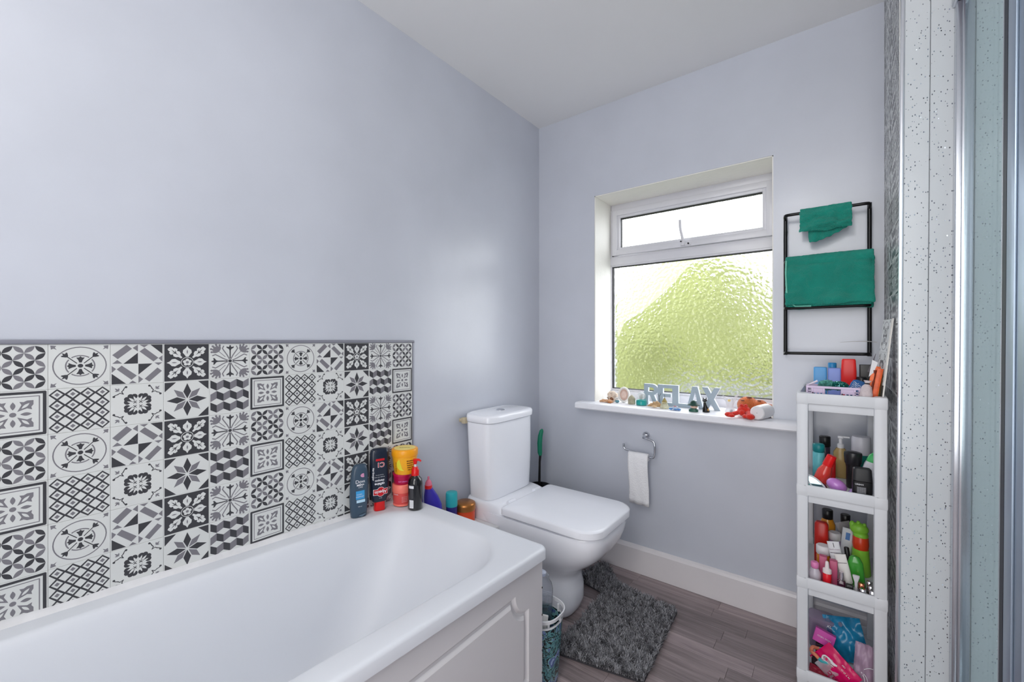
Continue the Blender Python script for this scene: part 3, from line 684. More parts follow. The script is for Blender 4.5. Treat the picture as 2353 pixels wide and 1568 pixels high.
def towel(label, x0, x1, fy, z, dropf, dropb, thick, bulge, seed):
    t = thing('towel', label, 'towel', ((x0 + x1) / 2, fy, z))
    b = BM(); nx = 36; R_ = .009 + thick; prof = []
    nb, nf = 12, 24
    for i in range(nb): prof.append((R_ * .75, -dropb * (1 - i / nb)))
    for i in range(9): a = pi * i / 8; prof.append((R_ * cos(a) * .9, R_ * sin(a) * .8))
    for i in range(1, nf + 1): u = i / nf; prof.append((-R_ - bulge * sin(u * pi * .6), -dropf * u))
    rg = []
    W_ = x1 - x0
    for k, (y, z_) in enumerate(prof):
        row = []
        for i in range(nx + 1):
            u = i / nx; x = -W_ / 2 + W_ * u
            nz = noise.noise(Vector((u * 3 + seed, k * .12, seed))) ; w2 = noise.noise(Vector((u * 7, k * .3 + seed, 2)))
            front = y < 0
            X = x + (.0035 * noise.noise(Vector((k * .25, seed, u)))) * (1 if u in (0, 1) else .4)
            Y = y + (nz * .020 + w2 * .009) * (1 if front else .3) * min(1, abs(z_) / .03)
            Z = z_ + .004 * noise.noise(Vector((u * 4, seed * 2, .3))) * (1 if abs(z_) > .03 else .3)
            if front and k == len(prof) - 1: Z += .004 * sin(u * 9)
            if front: Y = min(Y, -.010)
            row.append((X, Y, Z))
        rg.append(row)
    loft(b, rg, cap0=False, cap1=False, closed=False)
    o = ob('cloth', b, ter, t, 80); md = o.modifiers.new('thick', 'SOLIDIFY'); md.thickness = thick; md.offset = 0
    s_ = o.modifiers.new('sub', 'SUBSURF'); s_.levels = 1; s_.render_levels = 2
    tx = bpy.data.textures.new('pile', 'CLOUDS'); tx.noise_scale = .012; tx.noise_depth = 3
    d = o.modifiers.new('pile', 'DISPLACE'); d.texture = tx; d.strength = .0035; d.mid_level = .5
    return t
t1 = towel('small green face towel folded over the top rung of the black rack', 1.271, 1.429, RY - .030, RZ[0], .078, .060, .006, .006, 3.1)
# crumpled lower corner of the small towel
b = BM(); rg = []
for k in range(9):
    v = k / 8; rg.append([(-.055 + .118 * i / 16 + v * .008, .000 + .007 * sin(i * 1.3 + v * 3) * (1 - i / 20), -.066 - v * (.048 * (1 - (i / 16) ** 1.6) + .006) + (.003 * sin(i * 2.0))) for i in range(17)])
loft(b, rg, cap0=False, cap1=False, closed=False); o = ob('folded_corner', b, ter, t1, 80); md = o.modifiers.new('thick', 'SOLIDIFY'); md.thickness = .005; s_ = o.modifiers.new('sub', 'SUBSURF'); s_.levels = 1; s_.render_levels = 2
t2 = towel('large thick green towel folded over the second rung of the black rack', 1.224, 1.492, RY - .024, RZ[1], .176, .190, .010, .014, 8.7)
b = BM(); rg = []
for k in range(14):
    v = k / 13; z = -.02 - .162 * v; rg.append([(-.125 + .25 * i / 20, -.019 - .006 * v + .002 * sin(i * .6 + v * 5), z - .0 * i) for i in range(21)])
loft(b, rg, cap0=False, cap1=False, closed=False); o = ob('inner_fold', b, ter, t2, 80); md = o.modifiers.new('thick', 'SOLIDIFY'); md.thickness = .008
b = BM(); tube(b, [(-.130, -.030, .0), (-.131, -.036, -.05), (-.128, -.037, -.12), (-.120, -.036, -.16), (-.10, -.034, -.180), (-.05, -.034, -.181)], .0028, 8); ob('hem', b, M('hem_pale', (120, 200, 180), .9), t2, 60)
# broken cable tie by the rack
b = BM(); tube(b, [(1.395, RY - .01, 1.149), (1.43, RY - .012, 1.152), (1.47, RY - .016, 1.153), (1.50, RY - .012, 1.150)], [.0006, .0009, .0016, .001], 6); o = ob('cable_tie', b, M('tie_grey', (190, 188, 186), .5)); setp(o, 'thin pale grey tie wrapped round the right upright of the towel rack', 'cable tie')

# ================================================================== FLOOR THINGS
def matm(): return M('grey_pile', (104, 104, 108), .95, rnd=0)
mat = thing('bath_mat', 'dark grey shaggy mat on the wood floor in front of the toilet', 'mat', (0, 0, 0))
outl = [(.872, 1.392), (.862, 1.60), (.850, 1.838), (.70, 1.858), (.60, 1.872), (.54, 1.90), (.50, 1.96), (.455, 2.005), (.42, 1.99), (.40, 1.80), (.55, 1.77), (.555, 1.42), (.40, 1.40), (.42, 1.31), (.60, 1.335), (.74, 1.362)]
b = BM(); v0 = [b.verts.new((x, y, .002)) for x, y in outl]; v1 = [b.verts.new((x, y, .008)) for x, y in outl]
b.faces.new(v0[::-1]); b.faces.new(v1)
for i in range(len(outl)): j = (i + 1) % len(outl); b.faces.new((v0[i], v0[j], v1[j], v1[i]))
ob('backing', b, M('mat_backing', (58, 57, 62), .8), mat, 0)
def inside(x, y, P=outl):
    c = False; n = len(P)
    for i in range(n):
        (xa, ya), (xb, yb) = P[i], P[i - 1]
        if (ya > y) != (yb > y) and x < (xb - xa) * (y - ya) / (yb - ya) + xa: c = not c
    return c
V = []; F = []; MI = []
rnd = random.Random(5)
while len(F) < 60000:
    x = rnd.uniform(.40, .88); y = rnd.uniform(1.31, 2.01)
    if not inside(x, y): continue
    cl = noise.noise(Vector((x * 40, y * 40, 0))); cl2 = noise.noise(Vector((x * 40, y * 40, 9)))
    a = rnd.gauss(0, 1.0) + atan2(cl2, cl); ln = rnd.uniform(.55, 1.15); hh = .020 * rnd.uniform(.6, 1.1); wv = .0013 * rnd.uniform(.7, 1.3)
    dx, dy = cos(a), sin(a); nx_, ny_ = -dy * wv, dx * wv
    base = len(V); o1, o2 = .006 * ln, .015 * ln
    V += [(x - nx_, y - ny_, .007), (x + nx_, y + ny_, .007), (x + dx * o1 + nx_, y + dy * o1 + ny_, .007 + hh * .65), (x + dx * o1 - nx_, y + dy * o1 - ny_, .007 + hh * .65), (x + dx * o2 + nx_ * .6, y + dy * o2 + ny_ * .6, .007 + hh), (x + dx * o2 - nx_ * .6, y + dy * o2 - ny_ * .6, .007 + hh)]
    F += [(base, base + 1, base + 2, base + 3), (base + 3, base + 2, base + 4, base + 5)]; g = rnd.random(); q = 0 if g < .45 else (1 if g < .85 else 2); MI += [q, q]
me = bpy.data.meshes.new('pile'); me.from_pydata(V, [], F); me.polygons.foreach_set('material_index', MI)
for m in (M('pile_mid', (122, 122, 126), .9), M('pile_light', (156, 156, 160), .9), M('pile_dark', (84, 84, 89), .9)): me.materials.append(m)
o = bpy.data.objects.new('pile', me); C.objects.link(o); o.parent = mat; o['kind'] = 'stuff'

# basket at the end of the bath
bas = thing('waste_basket', 'clear plastic basket with white rim and teal patterned liner, beside bath end', 'basket', (.575, 1.200, 0))
def liner():
    m = bpy.data.materials.new('teal_floral_liner'); m.use_nodes = True; t = m.node_tree; n = t.nodes; L = t.links; p = n['Principled BSDF']
    tc = n.new('ShaderNodeTexCoord'); vo = n.new('ShaderNodeTexVoronoi'); vo.inputs['Scale'].default_value = 34; no = n.new('ShaderNodeTexNoise'); no.inputs['Scale'].default_value = 26; no.inputs['Detail'].default_value = 6; no.inputs['Distortion'].default_value = 1.2
    L.new(tc.outputs['Object'], no.inputs['Vector']); va = n.new('ShaderNodeVectorMath'); va.operation = 'MULTIPLY_ADD'; va.inputs[1].default_value = (.06, .06, .06); L.new(no.outputs['Color'], va.inputs[0]); L.new(tc.outputs['Object'], va.inputs[2]); L.new(va.outputs[0], vo.inputs['Vector'])
    cr = n.new('ShaderNodeValToRGB'); cr.color_ramp.interpolation = 'CONSTANT'; e = cr.color_ramp.elements
    e[0].position = 0; e[0].color = (*s2l((40, 78, 88)), 1); e[1].position = .40; e[1].color = (*s2l((88, 140, 144)), 1)
    for ps, c in ((.47, (22, 32, 40)), (.53, (120, 170, 172)), (.58, (84, 104, 150)), (.66, (150, 170, 210))): q = e.new(ps); q.color = (*s2l(c), 1)
    L.new(no.outputs['Fac'], cr.inputs[0]); L.new(cr.outputs[0], p.inputs['Base Color']); p.inputs['Roughness'].default_value = .25
    return m
def bsec(z, s_, n=2.6): return sup(z, .085 * s_, .074 * s_, n, k=48)
b = BM(); loft(b, [bsec(0, .74), bsec(.004, .77), bsec(.10, .86), bsec(.222, .96), bsec(.222, .945), bsec(.10, .845), bsec(.012, .755)]); ob('body', b, liner(), bas)
b = BM()
ring1 = [Vector(p) for p in sup(.268, .085, .074, 2.6, k=40)]
def flat_ring(b, z0, z1, s0, s1, th): loft(b, [bsec(z0, s0), bsec(z0, s0 - th), bsec(z1, s1 - th), bsec(z1, s1), bsec(z0, s0)], cap0=False, cap1=False)
flat_ring(b, .238, .249, 1.03, 1.05, .05); ob('rim', b, whitep, bas)
b = BM(); flat_ring(b, .216, .222, .965, .968, .035); 
for a in range(8):
    aa = a * pi / 4 + .2; box(b, .0815 * cos(aa) - .003, .0815 * cos(aa) + .003, .071 * sin(aa) - .003, .071 * sin(aa) + .003, .216, .242, .001)
ob('rim_spacer', b, whitep, bas)
clear = M('clear_plastic', (225, 232, 245), .08, trans=.9, ior=1.12, alpha=.55)
bo = thing('clear_bottle', 'empty clear plastic bottle standing up out of the basket', 'bottle', (.562, 1.215, .014), rot=(0, radians(3), 0))
sx = [(0, .034, .024, 5), (.004, .036, .026, 5), (.29, .038, .028, 5), (.312, .034, .025, 4), (.325, .026, .020, 3), (.338, .025, .019, 3)]
b = BM(); lofts(b, sx); ob('body', b, clear, bo); b = BM(); lathe(b, [(.016, .336), (.016, .345), (.013, .347)]); ob('cap', b, M('clear_cap', (215, 222, 240), .15, alpha=.7), bo)
pk = thing('orange_packet', 'small white and orange packet inside the basket', 'packet', (.606, 1.160, .165), rot=(radians(-12), radians(8), radians(30)))
b = BM(); box(b, -.02, .02, -.006, .006, 0, .078, .002); ob('packet_body', b, M('packet_white', (228, 226, 222), .4), pk)
b = BM(); box(b, -.0204, .0204, -.0066, .0066, .0, .034, .001); ob('orange_band', b, M('packet_orange', (226, 158, 48), .4), pk)

# ================================================================== ITEMS ON THE BATH CORNER
def txt(s_): return s_
wink = M('print_white', (235, 235, 238), .4); redm = M('bottle_red', (222, 20, 22), .28, coat=.2)
rz_c = radians(50)
def place_z(x, y): return bz(y) + .0008
# 1 slate body wash
secs = [(0, .024, .013, 2.6), (.003, .027, .0155, 2.8), (.02, .029, .017, 2.8), (.06, .0315, .0175, 2.8), (.11, .0315, .0175, 2.8), (.155, .029, .0165, 2.8), (.172, .026, .015, 2.8), (.183, .021, .012, 2.5), (.1865, .012, .007, 2.2)]
bw = thing('body_wash_bottle', 'slate blue-grey body wash bottle standing against the tiles, leftmost on bath rim', 'bottle', (.0295, .862, place_z(.04, .862)), radians(74))
b = BM(); lofts(b, [(s_[0], *s_[1:4], .0 + .004 * (s_[0] / .18) ** 2, 0) for s_ in secs]); ob('body', b, M('slate_blue', (58, 78, 96), .35, coat=.1), bw, 50)
f_ = surf_of(secs)
decal(bw, M('badge_pink', (214, 150, 184), .4), .002, .022, .142, .156, f_, 'badge', ell=True)
text('Dove', .017, wink, bw, .003, .128, surf=f_, bold=.0001); text('MEN+', .010, wink, bw, .002, .116, surf=f_, bold=.0003); text('CARE', .0065, wink, bw, .002, .108, surf=f_)
decal(bw, M('label_blue', (60, 156, 214), .4), -.014, .016, .066, .096, f_, 'printed_label')
decal(bw, M('label_pale', (190, 222, 240), .4), -.012, .018, .054, .064, surf_of(secs, .0005), 'printed_label')
text('CLEAN', .006, wink, bw, -.002, .083, surf=surf_of(secs, .0007)); text('COMFORT', .006, wink, bw, .0, .075, surf=surf_of(secs, .0007)); text('400 ml', .005, wink, bw, .0, .040, surf=f_)
b = BM(); loft(b, [[(-.004, -.0173, .006), (.008, -.0173, .003), (.022, -.0165, .012)], [(-.002, -.0185, .010), (.010, -.0185, .012), (.021, -.0172, .014)]]); ob('thumb_notch', b, M('slate_light', (92, 112, 130), .3), bw)
# 2 navy shampoo, upside down on a red cap
secs = [(.032, .023, .0135, 2.8), (.036, .027, .0165, 3), (.06, .0325, .018, 3.2), (.12, .0345, .018, 3.2), (.18, .0345, .018, 3.2), (.212, .0335, .0172, 3.2), (.224, .031, .015, 3), (.229, .024, .010, 2.6)]
sp_ = thing('shampoo_bottle', 'navy shampoo bottle standing upside down on its red cap, against the tiles', 'bottle', (.0300, .948, place_z(.04, .948) + .001), radians(72))
b = BM(); lofts(b, secs); ob('body', b, M('navy_plastic', (24, 34, 52), .3, coat=.2), sp_, 50)
b = BM(); lofts(b, [(0, .0195, .0145, 3), (.002, .0205, .0155, 3), (.033, .0185, .0145, 3)]); ob('cap', b, redm, sp_)
f_ = surf_of(secs); f2 = surf_of(secs, .0007); f3 = surf_of(secs, .0010)
redp = M('print_red', (204, 22, 34), .4)
decal(sp_, wink, -.027, .027, .060, .082, f_, 'logo_border'); decal(sp_, wink, -.0155, .0155, .0535, .0895, surf_of(secs, .00045), 'logo_border', ell=True)
decal(sp_, redp, -.0255, .0255, .0615, .0805, f2, 'logo_plate'); decal(sp_, redp, -.014, .014, .055, .088, surf_of(secs, .00075), 'logo_plate', ell=True)
text('Alpecin', .0165, wink, sp_, 0, .071, surf=f3, rot=pi, bold=.0004, fit=.045)
text('caffeine', .013, wink, sp_, -.004, .101, surf=f_, rot=pi, bold=.0004, fit=.036); text('shampoo', .012, wink, sp_, -.004, .113, surf=f_, rot=pi, bold=.0003, fit=.034)
text('Energizer hair roots', .0045, wink, sp_, -.004, .126, surf=f_, rot=pi); text('Prevents hair loss', .004, wink, sp_, -.004, .134, surf=f_, rot=pi)
text('Hair Energizer', .008, wink, sp_, -.0265, .139, surf=f_, rot=-pi / 2, bold=.0002); text('C1', .024, wink, sp_, 0, .172, surf=f_, rot=pi, bold=.0012); text('C1', .024, redp, sp_, 0, .172, surf=f2, rot=pi, bold=.0002)
decal(sp_, redp, -.018, .014, .186, .194, f_, 'printed_label'); text('250 ml', .004, wink, sp_, 0, .048, surf=f_, rot=pi)
# 3 stacked tubs
def tub(name, label, x, y, z, rz, secs, m, lidsecs, lm, group=None):
    t = thing(name, label, 'tub', (x, y, z), rz, group); b = BM(); lofts(b, secs, 48); ob('jar', b, m, t, 40); b = BM(); lofts(b, lidsecs, 48); ob('lid', b, lm, t, 40); return t
cz_ = place_z(.05, 1.03) + .003
cs = [(0, .0315, .0315, 2), (.003, .034, .034, 2), (.05, .0365, .0365, 2)]
t_ = tub('hair_mask_tub', 'coral pink tub with a paler lid, bottom of the stack of three', .0475, 1.040, cz_, radians(45), cs, M('coral_jar', (226, 82, 78), .35), [(.05, .0375, .0375, 2), (.052, .0385, .0385, 2), (.078, .0385, .0385, 2), (.081, .036, .036, 2)], M('coral_lid', (252, 128, 112), .35))
f_ = surf_of(cs, .0006); text('REPAIR', .006, wink, t_, -.020, .045, surf=f_); 
for k in range(4): text('argan oil mask', .0035, wink, t_, .012, .036 - k * .006, surf=f_)
b = BM(); lathe(b, [(.0345, .0), (.0355, .002), (.0355, .005), (.0345, .007)]); ob('base_ring', b, MC['coral_lid'], t_)
cs = [(0, .031, .031, 2), (.002, .0325, .0325, 2), (.034, .0365, .0365, 2)]
t_ = tub('hair_mask_tub', 'magenta tub in the middle of the stack, under the yellow one', .0480, 1.041, cz_ + .0815, radians(45), cs, M('magenta_jar', (186, 18, 74), .3), [(.034, .037, .037, 2), (.040, .037, .037, 2), (.041, .036, .036, 2)], M('magenta_lid', (206, 30, 82), .3))
text('curl shake', .008, M('print_lilac', (226, 130, 200), .4), t_, .004, .013, surf=surf_of(cs, .0006), bold=.0002)
cs = [(0, .038, .038, 2), (.003, .040, .040, 2), (.066, .0475, .0475, 2)]
t_ = tub('hair_food_tub', 'tall yellow-orange tub with a banana print, top of the stack of three',   .0600, 1.042, cz_ + .1235, radians(45), cs, M('yellow_jar', (250, 176, 34), .3), [(.066, .0485, .0485, 2), (.069, .0500, .0500, 2), (.090, .0500, .0500, 2), (.093, .048, .048, 2), (.0945, .044, .044, 2)], M('yellow_lid', (248, 166, 26), .3))
f_ = surf_of(cs, .0006); b = BM(); n_ = 14; A_ = []
for i in range(n_ + 1):
    u = i / n_; a = radians(150 + 110 * u); wd = .0075 * sin(pi * min(1, u * 1.05 + .02)) + .0012; A_.append((.006 + .024 * cos(a), .045 + .028 * sin(a), wd, a))
loft(b, [[(x + s_ * wd * cos(a), f_(x + s_ * wd * cos(a), z + s_ * wd * sin(a)), z + s_ * wd * sin(a)) for s_ in (-1, 0, 1)] for x, z, wd, a in A_], cap0=False, cap1=False, closed=False)
ob('banana_print', b, M('banana', (232, 220, 60), .4), t_)
dkp = M('print_brown', (92, 44, 16), .5)
for k in range(5): text('BANANA HAIR'[k:k + 8], .006, dkp, t_, .028, .053 - k * .0085, surf=f_, bold=.0003)
text('HAIR FOOD', .007, dkp, t_, -.028, .030, surf=f_, rot=pi / 2)
b = BM(); lathe(b, [(.040, .0946), (.001, .0950)], 40); ob('lid_print', b, M('lid_cream', (250, 226, 130), .4), t_); 
o = text('banana', .014, dkp, t_, 0, 0); 
for v in o.data.vertices: v.co = (v.co.x, v.co.z, .0953)
# 4 black pump bottle
secs = [(0, .025, .025, 2), (.003, .028, .028, 2), (.098, .028, .028, 2), (.112, .025, .025, 2), (.122, .016, .016, 2), (.126, .0125, .0125, 2), (.13, .0125, .0125, 2)]
pb = thing('pump_bottle', 'glossy black pump bottle with red pump, on the bath corner beside the tubs', 'bottle', (.1185, 1.045, place_z(.1, 1.045)), radians(45))
b = BM(); lofts(b, secs, 44); ob('body', b, M('gloss_black', (14, 14, 18), .12, coat=.6), pb, 50)
b = BM(); lathe(b, [(.0145, .126), (.0145, .146), (.012, .150), (.010, .157), (.004, .158)]); ob('collar', b, redm, pb)
b = BM(); lathe(b, [(.0045, .157), (.0045, .170)]); ob('pump_stem', b, whitep, pb)
b = BM(); lathe(b, [(.006, .168), (.008, .180), (.0085, .186), (.003, .188)]); tube(b, [(0, 0, .183), (.014, -.006, .185), (.022, -.009, .180)], [.0055, .0045, .0035], 10); ob('pump_head', b, redm, pb)
f_ = surf_of(secs)
decal(pb, M('label_grey', (60, 60, 64), .4), -.020, -.004, .045, .096, f_); decal(pb, wink, -.021, -.003, .083, .093, surf_of(secs, .0006)); decal(pb, wink, -.019, -.004, .010, .040, surf_of(secs, .0006), 'barcode_label')
b = BM(); g2 = surf_of(secs, .0009)
for k in range(8):
    z = .014 + k * .003; xa, xb = -.017, -.008
    vs = [b.verts.new((x, g2(x, zz), zz)) for x, zz in ((xa, z), (xb, z), (xb, z + .0012 + .0006 * (k % 2)), (xa, z + .0012 + .0006 * (k % 2)))]; b.faces.new(vs)
ob('barcode', b, blackp, pb, 0)
# ledge items
zl = .363
pc_ = thing('toilet_cleaner_bottle', 'violet-blue angled bottle with a pink nozzle, behind the end of the bath', 'bottle', (.066, 1.180, zl - .012), radians(58))
b = BM(); secs = [(0, .034, .022, 3), (.004, .037, .025, 3), (.10, .037, .025, 3), (.13, .036, .024, 3), (.165, .029, .021, 2.6, -.008, 0), (.195, .017, .015, 2.2, -.016, 0), (.205, .013, .013, 2, -.018, 0)]
lofts(b, secs); ob('body', b, M('violet_blue', (52, 40, 168), .3, coat=.2), pc_, 50)
b = BM(); lathe(b, [(.0155, .198), (.0155, .210), (.013, .212)]); o = ob('collar', b, redm, pc_); o.location = (-.018, 0, 0)
b = BM(); lathe(b, [(.014, .211), (.013, .222), (.008, .231), (.004, .235), (.004, .245), (.002, .247)]); o = ob('nozzle', b, M('pink_clear', (240, 130, 160), .2, alpha=.85), pc_); o.location = (-.018, 0, 0)
tc_ = thing('teal_capped_canister', 'turquoise-capped canister standing between the violet bottle and the bronze-lidded jar', 'canister', (.077, 1.276, zl), 0)
b = BM(); lathe(b, [(.022, 0), (.024, .003), (.024, .085)]); ob('can', b, M('can_navy', (46, 40, 120), .3), tc_)
b = BM(); lathe(b, [(.0252, .085), (.0252, .137), (.0235, .143), (.019, .145), (.001, .1455)]); ob('cap', b, M('cap_turquoise', (44, 170, 178), .35), tc_)
cj = thing('bronze_lid_jar', 'orange jar with a bronze metallic lid, beside the cistern', 'jar', (.088, 1.347, zl), 0)
b = BM(); lathe(b, [(.040, 0), (.043, .003), (.043, .055)]); ob('jar', b, M('jar_orange', (222, 74, 28), .35), cj)
b = BM(); lathe(b, [(.0455, .052), (.0465, .055), (.0465, .072), (.044, .080), (.036, .084), (.001, .085)], 44); ob('lid', b, M('bronze', (176, 116, 62), .3, .75), cj, 50)

# unseen ceiling fixture behind the camera, added as fill to brighten the room
cl = thing('ceiling_fill', 'round flush fixture added on the ceiling behind the camera as unseen fill light', 'fill light', (1.15, -.30, HC))
b = BM(); lathe(b, [(.17, -.001), (.175, -.02), (.17, -.035), (.165, -.036)]); ob('base', b, whitep, cl)
b = BM(); lathe(b, [(.163, -.030), (.155, -.055), (.11, -.075), (.05, -.085), (.001, -.087)]); ob('diffuser', b, M('fill_diffuser', (255, 250, 242), .5, emit=3.0), cl)
pl = bpy.data.lights.new('ceiling_fill_lamp', 'POINT'); pl.energy = 15; pl.color = (1.0, .985, .97); pl.shadow_soft_size = .12
plo = bpy.data.objects.new('ceiling_fill_lamp', pl); C.objects.link(plo); plo.location = (0, 0, -.24); plo.parent = cl

# ================================================================== STORAGE RACK
ZT = [.988, .694, .397, .100]; X0, X1, Y0_, Y1_ = 1.281, 1.5055, 1.644, 2.036
rack = thing('storage_rack', 'slim white plastic four-tier storage rack in the corner beside the window', 'storage rack', (0, 0, 0))
rkm = M('rack_white', (216, 218, 222), .42, var=.01)
for (x, y) in ((X0, Y0_), (X1 - .034, Y0_), (X0, Y1_ - .034), (X1 - .034, Y1_ - .034)):
    b = BM(); box(b, x + .0012, x + .0328, y + .0012, y + .0328, 0, ZT[0] - .03, .007)
    ob('post', b, rkm, rack)
for i, T in enumerate(ZT):
    b = BM()
    for (x, y) in ((X0, Y0_), (X1 - .034, Y0_), (X0, Y1_ - .034), (X1 - .034, Y1_ - .034)):
        box(b, x, x + .034, y, y + .034, T - .040, T, .0065)
    box(b, X0 + .02, X1 - .02, Y0_ + .0012, Y0_ + .009, T - .034, T - .001, .0015); box(b, X0 + .02, X1 - .02, Y1_ - .009, Y1_ - .0012, T - .034, T - .001, .0015)
    box(b, X0 + .0012, X0 + .009, Y0_ + .02, Y1_ - .02, T - .034, T - .001, .0015); box(b, X1 - .009, X1 - .0012, Y0_ + .02, Y1_ - .02, T - .034, T - .001, .0015)
    box(b, X0 + .012, X1 - .012, Y0_ + .012, Y1_ - .012, T - .031, T - .028, .0005)
    box(b, X0 + .030, X1 - .030, Y0_ + .010, Y0_ + .014, T - .058, T - .028, .001); box(b, X0 + .030, X1 - .030, Y1_ - .014, Y1_ - .010, T - .058, T - .028, .001)
    ob('tray', b, rkm, rack)
FL = [T - .0275 for T in ZT]

def item(name, label, cat, x, y, z, parts, rz=0.0, rx=0.0, ry=0.0, k=32, group=None):
    """parts: (part name, sections, material)"""
    t = thing(name, label, cat, (x, y, z), group=group, rot=(radians(rx), radians(ry), radians(rz)))
    t['surf'] = 0; del t['surf']
    for p in parts:
        b = BM(); lofts(b, p[1], k); ob(p[0], b, p[2], t, 45)
    return t
def S(*a): return [tuple(q) if len(q) == 4 else (q[0], q[1], q[1], 2) for q in a]
blk = M('matt_black', (20, 20, 22), .35)
# ---- top tray
F0 = FL[0]
tb = 'on top tray of rack'
bx = lambda w, d, h, n=7, r=.003: [(0, w - r, d - r, n), (.002, w, d, n), (h - r, w, d, n), (h - r * .3, w - r * .4, d - r * .4, n), (h, w - r * 1.4, d - r * 1.4, n)]
item('toiletry_box', 'sky-blue rounded box at the back of the rack top, leftmost', 'box', 1.338, 1.885, F0, [('box_body', bx(.0195, .013, .100), M('sky_blue', (84, 160, 218), .4))])
item('toiletry_box', 'periwinkle box between sky-blue box and red bottle on the rack top', 'box', 1.3785, 1.885, F0, [('box_body', bx(.0188, .013, .098), M('periwinkle', (132, 152, 222), .4))])
item('deodorant_can', 'can with blue cap peeping over the periwinkle box on the rack top', 'can', 1.372, 1.945, F0, [('can', S((0, .0125), (.088, .0125)), M('can_blue', (80, 130, 190), .4)), ('cap', S((.088, .0130), (.112, .0130), (.114, .011)), M('cap_blue', (40, 138, 196), .35))])
t = item('sun_cream_bottle', 'tall rounded red bottle standing at the back of the rack top', 'bottle', 1.418, 1.880, F0, [('body', [(0, .018, .012, 4), (.003, .0215, .014, 5), (.09, .0215, .014, 5), (.126, .0195, .0125, 5), (.131, .017, .010, 4)], M('bottle_scarlet', (224, 38, 36), .35))])
item('black_box', 'black cosmetic box in back right corner of the rack top', 'box', 1.466, 1.945, F0, [('box_body', bx(.0175, .010, .110, 9, .001), blk)])
item('black_jar', 'round black lidded pot between the red bottle and the clear pouch', 'pot', 1.452, 1.865, F0, [('pot', S((0, .014), (.05, .014)), blk), ('lid', S((.05, .0148), (.068, .0148), (.071, .012)), blk)])
# lilac folding crate
cr = thing('mini_crate', 'pale lilac plastic folding crate at the front of the rack top', 'crate', (1.375, 1.722, F0))
lil = M('crate_lilac', (214, 196, 222), .45)
def crate_side(L_s, hz, ax):
    b = BM()
    def bb(a0, a1, z0, z1, t0=-.002, t1=.002):
        if ax == 'x': box(b, a0, a1, t0, t1, z0, z1, .0004, seg=1)
        else: box(b, t0, t1, a0, a1, z0, z1, .0004, seg=1)
    h_ = L_s / 2
    bb(-h_, h_, hz - .007, hz, -.003, .003); bb(-h_, h_, 0, .008)
    for x in (-h_, -h_ * .80, -h_ * .36, h_ * .30, h_ * .76, h_ - .005): bb(x, x + .005, 0, hz - .005)
    for k_ in range(4): bb(-h_ + .002, -h_ * .80, .010 + k_ * .007, .013 + k_ * .007); bb(h_ * .78, h_ - .002, .010 + k_ * .007, .013 + k_ * .007)
    bb(-h_ * .80, -h_ * .36, .026, hz - .005, -.0005, .0015); bb(h_ * .30, h_ * .76, .026, hz - .005, -.0005, .0015)
    for k_ in range(4):
        bb(-h_ * .78 + k_ * .009, -h_ * .78 + k_ * .009 + .0035, .008, .028); bb(h_ * .32 + k_ * .009, h_ * .32 + k_ * .009 + .0035, .008, .028)
    return b
CH = .048
o = ob('side', crate_side(.138, CH, 'x'), lil, cr, 0); o.location = (0, -.036, .0)
o = ob('side', crate_side(.138, CH, 'x'), lil, cr, 0); o.location = (0, .046, .0)
o = ob('side', crate_side(.078, CH, 'y'), lil, cr, 0); o.location = (-.0665, .005, 0)
o = ob('side', crate_side(.078, CH, 'y'), lil, cr, 0); o.location = (.0665, .005, 0)
b = BM(); box(b, -.066, .066, -.034, .044, .0, .003); ob('base', b, lil, cr, 0)
# things in the crate
def glit(name, rgb):
    if name in MC: return MC[name]
    m = M(name, rgb, .25, .7, var=.5, vscale=120, bump=1.0, bscale=350); return m
g1 = thing('glitter_ball', 'pale teal glittery spiky bobble lying left in the lilac crate', 'hair bobble', (1.360, 1.725, F0 + .049))
b = BM(); blob(b, (0, 0, 0), .021, .12, 300, 4, (1.15, .8, .8))
rn = random.Random(2)
for k_ in range(150):
    d = Vector((rn.gauss(0, 1), rn.gauss(0, 1), rn.gauss(0, 1))).normalized(); p0 = Vector((d.x * 1.15, d.y * .8, d.z * .8)) * .0195; tube(b, [p0, p0 + d * .004], [.0012, .0003], 4)
ob('bobble', b, glit('glitter_pale', (110, 190, 176)), g1)
g2 = thing('glitter_ball', 'dark teal sequinned bobble right of the pale one in the crate', 'hair bobble', (1.391, 1.722, F0 + .049))
b = BM(); blob(b, (0, 0, 0), .0205, .08, 200, 3, (1.2, .8, .75)); ob('bobble', b, glit('glitter_dark', (20, 120, 110)), g2)
b = BM(); rn = random.Random(4)
for k_ in range(160):
    d = Vector((rn.gauss(0, 1), rn.gauss(0, 1), rn.gauss(0, 1))).normalized(); p0 = Vector((d.x * 1.2, d.y * .8, d.z * .75)) * .0212; u = d.orthogonal().normalized() * .0017; v = d.cross(u); tl = d * rn.uniform(-.0006, .0006)
    b.faces.new([b.verts.new(p0 + u + tl), b.verts.new(p0 + v - tl), b.verts.new(p0 - u - tl), b.verts.new(p0 - v + tl)])
o = ob('sequins', b, M('sequin', (150, 225, 215), .12, 1.0), g2, 0); o['kind'] = 'stuff'
bp_ = thing('blue_pouch', 'small navy and white swirl-patterned pouch leaning at the crate right end', 'pouch', (1.424, 1.722, F0 + .012), rot=(radians(-10), radians(22), 0))
b = BM(); lofts(b, [(0, .018, .006, 5), (.006, .0205, .009, 5), (.045, .0205, .009, 5), (.056, .018, .006, 4), (.060, .010, .003, 3)]); ob('pouch_body', b, M('pouch_blue', (38, 92, 152), .5), bp_)
b = BM()
